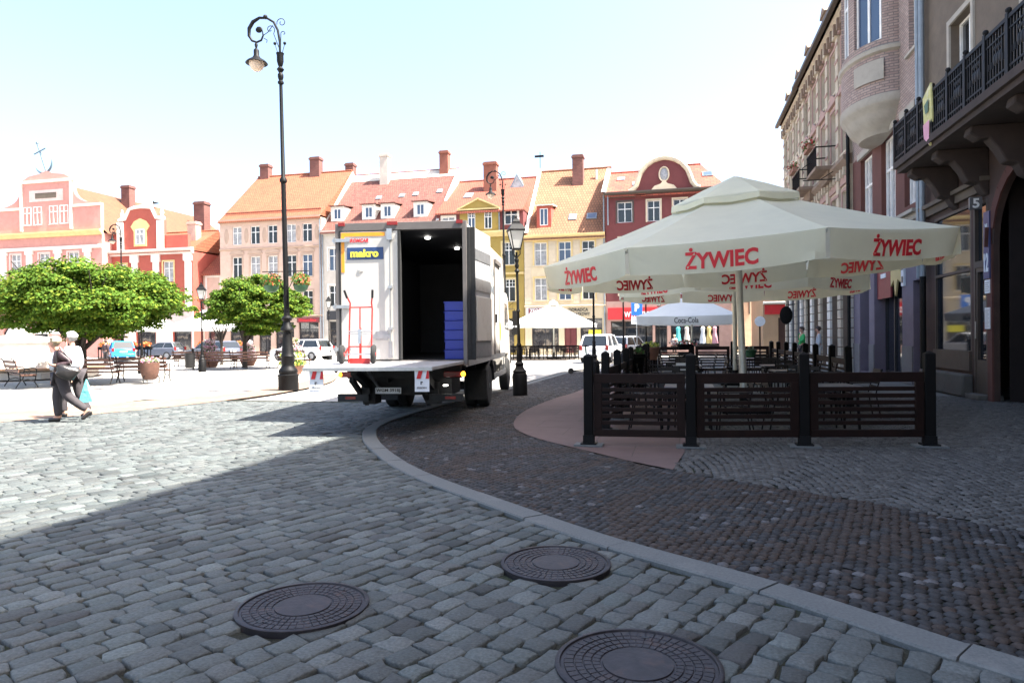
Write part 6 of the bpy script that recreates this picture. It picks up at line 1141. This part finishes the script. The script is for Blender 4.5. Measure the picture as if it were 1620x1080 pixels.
# ---------------- cars ----------------
def car(x, y, rz, paint, label, L=4.1, W=1.72, Hh=1.5, hatch=True, plate='KR 7C214'):
    t = empty('parked_car', (x, y, 0), rz, label, 'car', 'parked cars')   # +y is the front
    h2 = Hh; zb = .9
    side = [(-L/2+.02, .32), (-L/2, .55), (-L/2+.05, zb), (-L/2+.12, zb+.05), (L/2-1.15, zb+.03), (L/2-.25, .78), (L/2, .6), (L/2-.02, .3)]
    b = MB(); rows = []; 
    for fx, ins, dz in ((-1, .0, 0), (-.93, -.0, 0), (0, 0, .02), (.93, 0, 0), (1, 0, 0)):
        k = .93 if abs(fx) == 1 else 1; rows.append([(fx*W/2, yy*(1 if abs(fx) < .95 else .985), (zz-.6)*k+.6+dz*(zz > .7)) for yy, zz in side])
    n = len(side); b.add([p for r in rows for p in r], [(i*n+j, i*n+(j+1) % n, (i+1)*n+(j+1) % n, (i+1)*n+j) for i in range(4) for j in range(n)]+[tuple(range(n-1, -1, -1)), tuple(range(4*n, 5*n))]); body = b.build('body', paint, t, bevel=.03)
    g = MB(); y0, y1, y2, y3 = -L/2+.1, -L/2+.42, L/2-2.0, L/2-1.15; wi, wo = W/2-.2, W/2-.07; zt = h2
    bot = [(-wo, y0, zb), (wo, y0, zb), (wo, y3, zb), (-wo, y3, zb)]; top = [(-wi, y1, zt-.04), (wi, y1, zt-.04), (wi, y2, zt-.02), (-wi, y2, zt-.02)]
    g.add(bot+top, [(0, 1, 5, 4), (1, 2, 6, 5), (2, 3, 7, 6), (3, 0, 4, 7)]); g.build('windows', 'carglass', t, smooth=False)
    r = MB(); r.add([(p[0]*1.0, p[1], p[2]-.0) for p in top]+[(p[0]*.9, p[1]+.1*(1 if i < 2 else -1), zt+.03) for i, p in enumerate(top)], [(0, 1, 5, 4), (1, 2, 6, 5), (2, 3, 7, 6), (3, 0, 4, 7), (4, 5, 6, 7)]); r.build('roof', paint, t)
    partm('pillar', paint, t, lambda b: ([b.bar(V(bot[i]), V(top[i]), .09, .07) for i in range(4)], [b.bar((s*wo, (y0+y3)/2-.1, zb), (s*wi, (y1+y2)/2, zt-.04), .08, .05) for s in (-1, 1)]))
    for s in (-1, 1):
        partm('tail_light', 'redlens', t, lambda b: b.box(s*(W/2-.2), -L/2-.015, .74, s*(W/2-.02), -L/2+.08, 1.02), bevel=.02); partm('headlight', 'lampglass', t, lambda b: b.box(s*(W/2-.4), L/2-.25, .62, s*(W/2-.08), L/2-.05, .76), bevel=.02)
        partm('mirror', paint, t, lambda b: b.ball((s*(W/2+.06), y3-.15, zb+.08), .1, 8, sc=(1, .6, .7)))
        for yy in (-L/2+.75, L/2-.8):
            w_ = partm('wheel', 'rubber', t, lambda b: b.tube([(s*(W/2-.2), yy, .31), (s*(W/2+.01), yy, .31)], .31, 20)); partm('rim', 'rim', w_, lambda b: b.tube([(s*(W/2), yy, .31), (s*(W/2+.018), yy, .31)], .2, 16))
    partm('rear_bumper', paint if hatch else 'black', t, lambda b: b.box(-W/2+.05, -L/2-.06, .32, W/2-.05, -L/2+.1, .55), bevel=.03)
    pl = partm('licence_plate', 'paper', t, lambda b: b.box(-.26, -L/2-.035 if 0 else -L/2-.03, .66, .26, -L/2+.02, .78)); partm('lettering', 'signdark', pl, lambda b: add_text(b, plate, -.24, .24, .68, .76, -L/2-.031, .005))
car(-4.55, 42.3, R(-7), 'carwhite', 'white hatchback seen from behind between the black posts near the sale shop', 4.2, 1.78, 1.62)
car(-3.3, 47.0, R(-20), 'carsilver', 'silver car partly hidden beyond the white hatchback', 4.2, 1.75, 1.5)
car(-43.6, 47.0, R(48), 'carblue', 'bright blue hatchback parked beyond the broad tree trunk', 3.7, 1.66, 1.52)
car(-33.8, 45.2, R(75), 'cargrey', 'dark grey blue car behind the flower mounds and slim tree', 4.4, 1.75, 1.46)
car(-27.6, 47.2, R(82), 'carsilver', 'silver estate car parked before the peach house behind the tall lamp', 4.6, 1.8, 1.5)
car(-42.8, 50.5, R(95), 'cargrey', 'small dark car by the arched doorway of the red house', 3.6, 1.6, 1.4)
# ---------------- people ----------------
def skin(name, nodes, edges, m, parent, sub=2, root=0):
    me = bpy.data.meshes.new(name); keys = list(nodes); me.from_pydata([nodes[k][0] for k in keys], [(keys.index(a), keys.index(b)) for a, b in edges], []); me.update()
    o = link(name, me, m, parent); me.materials.append(M[m]); sk = o.modifiers.new('skin', 'SKIN'); sk.use_smooth_shade = True; sk.branch_smoothing = .4
    for i, k in enumerate(keys):
        r = nodes[k][1]; d = me.skin_vertices[0].data[i]; d.radius = (r, r) if isinstance(r, (int, float)) else r; d.use_root = (i == root)
    s = o.modifiers.new('sub', 'SUBSURF'); s.levels = s.render_levels = sub; return o
def chain(*k): return [(k[i], k[i+1]) for i in range(len(k)-1)]
def person(label, loc, rz, J, top, bottom, hair, shoe='shoe', scale=1., open_front=None, build=1., hair_long=False, skirt=False, group=None):
    """J: joint positions; body is one skinned surface, clothes follow the same joints"""
    t = empty('person', loc, rz, label, 'person', group); t.scale = (scale,)*3
    N = {}; B = build
    def n(k, r): N[k] = (J[k], r)
    for k, r in (('pelvis', .12*B), ('waist', .105*B), ('chest', .125*B), ('nb', .06), ('neck', .048), ('jaw', (.062, .07)), ('head', (.076, .092)), ('crown', (.06, .07))): n(k, r)
    E = chain('pelvis', 'waist', 'chest', 'nb', 'neck', 'jaw', 'head', 'crown')
    for s in 'LR':
        for k, r in (('sh', .055*B), ('el', .04*B), ('wr', .027), ('ha', (.036, .018))): n(k+s, r)
        for k, r in (('hip', .085*B), ('kn', .058*B), ('an', .038), ('heel', .036), ('toe', (.035, .025))): n(k+s, r)
        E += chain('chest', 'sh'+s, 'el'+s, 'wr'+s, 'ha'+s)+chain('pelvis', 'hip'+s, 'kn'+s, 'an'+s, 'toe'+s)+[('an'+s, 'heel'+s)]
        h = V(J['ha'+s]); w_ = V(J['wr'+s]); d = (h-w_).normalized(); side = d.cross(V((1, 0, 0))); side = side.normalized() if side.length > .1 else V((0, 1, 0)); cu = d.cross(side)
        for i in range(4):
            o_ = side*(i-1.5)*.019; ln = (.055, .065, .062, .05)[i]; a, b_ = h+o_+d*ln*.6, h+o_+d*ln+cu*.022; N['f%d%sa' % (i, s)] = (tuple(a), .0085); N['f%d%sb' % (i, s)] = (tuple(b_), .007); E += [('ha'+s, 'f%d%sa' % (i, s)), ('f%d%sa' % (i, s), 'f%d%sb' % (i, s))]
        a = w_.lerp(h, .5)+side*-.035; b_ = h+side*-.045+cu*.01+d*.01; N['th%sa' % s] = (tuple(a), .01); N['th%sb' % s] = (tuple(b_), .008); E += [('wr'+s, 'th%sa' % s), ('th%sa' % s, 'th%sb' % s)]
    hd = V(J['head']); f = V(J['face']); f.normalize(); N['nose'] = (tuple(hd+f*.098+V((0, 0, -.012))), .012); E += [('head', 'nose')]
    body = skin('body', N, E, 'skin', t)
    fz = V((0, 0, 1)); fs = f.cross(fz).normalized()
    for s in (-1, 1):
        partm('eye', 'hair_dark', body, lambda b: b.ball(tuple(hd+f*.083+fs*s*.028+fz*.012), .009, 6)); partm('ear', 'skin', body, lambda b: b.ball(tuple(hd+fs*s*.078-f*.005-fz*.005), .025, 8, sc=(.6, .5, 1)))
    partm('mouth', 'redtext', body, lambda b: b.ball(tuple(hd+f*.088-fz*.05), .014, 8, sc=(1.2, 1.2, .35)))
    hb = MB(); hc = hd-f*.018+fz*.028; hb.ball(tuple(hc), .112, 18, sc=(1.02, .98, 1.0)); vv = []
    for p in hb.v:
        q = V(p)-hc; k = 1+.07*math.sin(q.x*95+q.z*60)*math.sin(q.y*88+1)
        if q.dot(f) > .03 and q.z < .045: k *= .70
        if q.z < -.03 and not hair_long: k *= .86
        vv.append(tuple(hc+q*k))
    hb.v = vv; hb.build('hair', hair, t)
    G = {}; 
    for k, r in (('pelvis', .15*B), ('waist', .135*B), ('chest', .15*B), ('nb', .078)): G[k] = (J[k], r)
    Eg = chain('pelvis', 'waist', 'chest', 'nb')
    for s in 'LR':
        for k, r in (('sh', .078*B), ('el', .06*B), ('wr', .046)): G[k+s] = (tuple(V(J[k+s])*1.0), r)
        Eg += chain('chest', 'sh'+s, 'el'+s, 'wr'+s)
    skin('jacket' if top == 'jacket' else 'shirt', G, Eg, top, t)
    G = {'pelvis': (J['pelvis'], .142*B)}; Eg = []
    for s in 'LR':
        for k, r in (('hip', .108*B), ('kn', .085*B), ('cuff', .068)): G[k+s] = ((tuple(V(J['an'+s]).lerp(V(J['kn'+s]), -.02)) if k == 'cuff' else J[k+s]), r)
        Eg += chain('pelvis', 'hip'+s, 'kn'+s, 'cuff'+s)
    skin('trousers', G, Eg, bottom, t)
    for s in 'LR': skin('shoe', {'h': (J['heel'+s], .047), 'm': (tuple(V(J['heel'+s]).lerp(V(J['toe'+s]), .55)+V((0, 0, .008))), .05), 't': (tuple(V(J['toe'+s])+(V(J['toe'+s])-V(J['heel'+s]))*.2), .036)}, chain('h', 'm', 't'), shoe, t)
    return t
def J0(**k):     # upright body facing +x, left side +y
    J = dict(pelvis=(0, 0, .93), waist=(.0, 0, 1.08), chest=(.0, 0, 1.25), nb=(-.005, 0, 1.39), neck=(.005, 0, 1.44), jaw=(.03, 0, 1.50), head=(.03, 0, 1.555), crown=(.02, 0, 1.62), face=(1, 0, 0),
             shL=(0, .16, 1.35), elL=(-.03, .21, 1.08), wrL=(.04, .2, .86), haL=(.06, .2, .79), shR=(0, -.16, 1.35), elR=(-.03, -.21, 1.08), wrR=(.04, -.2, .86), haR=(.06, -.2, .79),
             hipL=(0, .09, .86), knL=(.03, .1, .48), anL=(0, .1, .1), heelL=(-.05, .1, .05), toeL=(.13, .11, .04), hipR=(0, -.09, .86), knR=(.03, -.1, .48), anR=(0, -.1, .1), heelR=(-.05, -.1, .05), toeR=(.13, -.11, .04))
    J.update(k); return J
JW = J0(chest=(.03, 0, 1.25), nb=(.05, 0, 1.38), neck=(.07, 0, 1.43), jaw=(.10, 0, 1.47), head=(.105, 0, 1.525), crown=(.09, 0, 1.59), face=(1, -.15, -.12),
        shL=(.0, .17, 1.34), elL=(-.22, .24, 1.14), wrL=(.04, .26, 1.10), haL=(.11, .24, 1.12), shR=(.03, -.17, 1.34), elR=(.04, -.23, 1.07), wrR=(.16, -.24, .86), haR=(.19, -.24, .78),
        hipL=(-.03, .09, .86), knL=(-.12, .1, .50), anL=(-.45, .11, .22), heelL=(-.52, .11, .20), toeL=(-.38, .12, .07), hipR=(.02, -.09, .86), knR=(.08, -.1, .48), anR=(.06, -.1, .1), heelR=(.02, -.1, .05), toeR=(.2, -.11, .04))
WR = R(193.5+24)
wm = person('elderly woman in dark jacket and white top walking left with a shoulder bag', (-11.6, 11.0, 0), WR, JW, 'jacket', 'trouser', 'hair_pale', build=1.12)
skin('white_top', {'a': ((.075, .01, .97), .115), 'b': ((.085, .01, 1.12), .12), 'c': ((.085, .01, 1.27), .105), 'd': ((.07, 0, 1.36), .05)}, chain('a', 'b', 'c', 'd'), 'shirt_white', wm)
bg_ = empty('shoulder_bag', (-11.6, 11.0, 0), WR, 'black leather shoulder bag under the arm of the walking woman', 'bag')
bb = MB(); bb.ball((-.16, .30, .98), 1, 14, sc=(.2, .085, .15)); bb.v = [(x+.03*math.sin(z*30), y, z+.03*math.cos(x*14)) for x, y, z in bb.v]; bb.build('bag_body', 'bag_leather', bg_); partm('strap', 'bag_leather', bg_, lambda b: b.tube([(-.02, .27, 1.05), (.03, .26, 1.15), (.03, .22, 1.35), (-.03, .2, 1.44), (-.14, .24, 1.3), (-.22, .29, 1.08)], .012, 5))
JM = J0(shL=(.0, .18, 1.36), elL=(-.06, .23, 1.08), wrL=(-.1, .24, .84), haL=(-.1, .24, .77), knL=(.16, .1, .5), anL=(.12, .1, .12), heelL=(.06, .1, .08), toeL=(.24, .1, .06), knR=(-.06, -.1, .47), anR=(-.24, -.1, .12), heelR=(-.30, -.1, .08), toeR=(-.12, -.1, .04))
mn = person('white haired walker in white hidden behind the woman in the dark jacket', (-11.95, 11.62, 0), R(193.5), JM, 'shirt_white', 'trouser', 'hair_white', scale=1.04, build=1.1)
bg2 = empty('carrier_bag', (-11.42, 11.42, .0), R(193.5), 'turquoise plastic carrier bag hanging behind the woman', 'bag')
bb = MB(); bb.add([(-.15, -.05, .36), (.14, -.05, .33), (.14, .06, .33), (-.15, .06, .36), (-.06, -.04, .62), (.05, -.04, .62), (.05, .05, .62), (-.06, .05, .62), (-.01, 0, .8), (.01, 0, .8), (.01, .01, .8), (-.01, .01, .8)], [(3, 2, 1, 0), (0, 1, 5, 4), (1, 2, 6, 5), (2, 3, 7, 6), (3, 0, 4, 7), (4, 5, 9, 8), (5, 6, 10, 9), (6, 7, 11, 10), (7, 4, 8, 11), (8, 9, 10, 11)]); o = bb.build('bag_body', 'bag_blue', bg2, bevel=.02)
person('distant person in a pale top and dark trousers walking before the pale grey house', (-23.9, 51.5, 0), R(160), J0(), 'cloth1', 'jeans', 'hair_dark', scale=1.0)
person('person in a green shirt and dark trousers by the shaded shop pillars', (5.35, 33.2, 0), R(200), J0(elL=(.1, .22, 1.12), wrL=(.2, .12, 1.1), haL=(.25, .08, 1.12)), 'shirt_green', 'trouser', 'hair_dark', scale=1.12)
person('person dressed in white beside the one in the green shirt', (6.0, 33.0, 0), R(170), J0(elR=(.05, -.3, 1.15), wrR=(.0, -.3, 1.3), haR=(.0, -.28, 1.36)), 'shirt_white', 'cloth6', 'hair_dark', scale=1.12)
person('dark clothed person standing near the blue car and the benches', (-35.0, 36.5, 0), R(90), J0(), 'jacket', 'trouser', 'hair_dark', scale=.98)
person('person in a pale top looking into the clothes shop window', (-.35, 57.5, 0), R(90), J0(), 'cloth1', 'hair_dark', 'hair_pale', scale=.95)
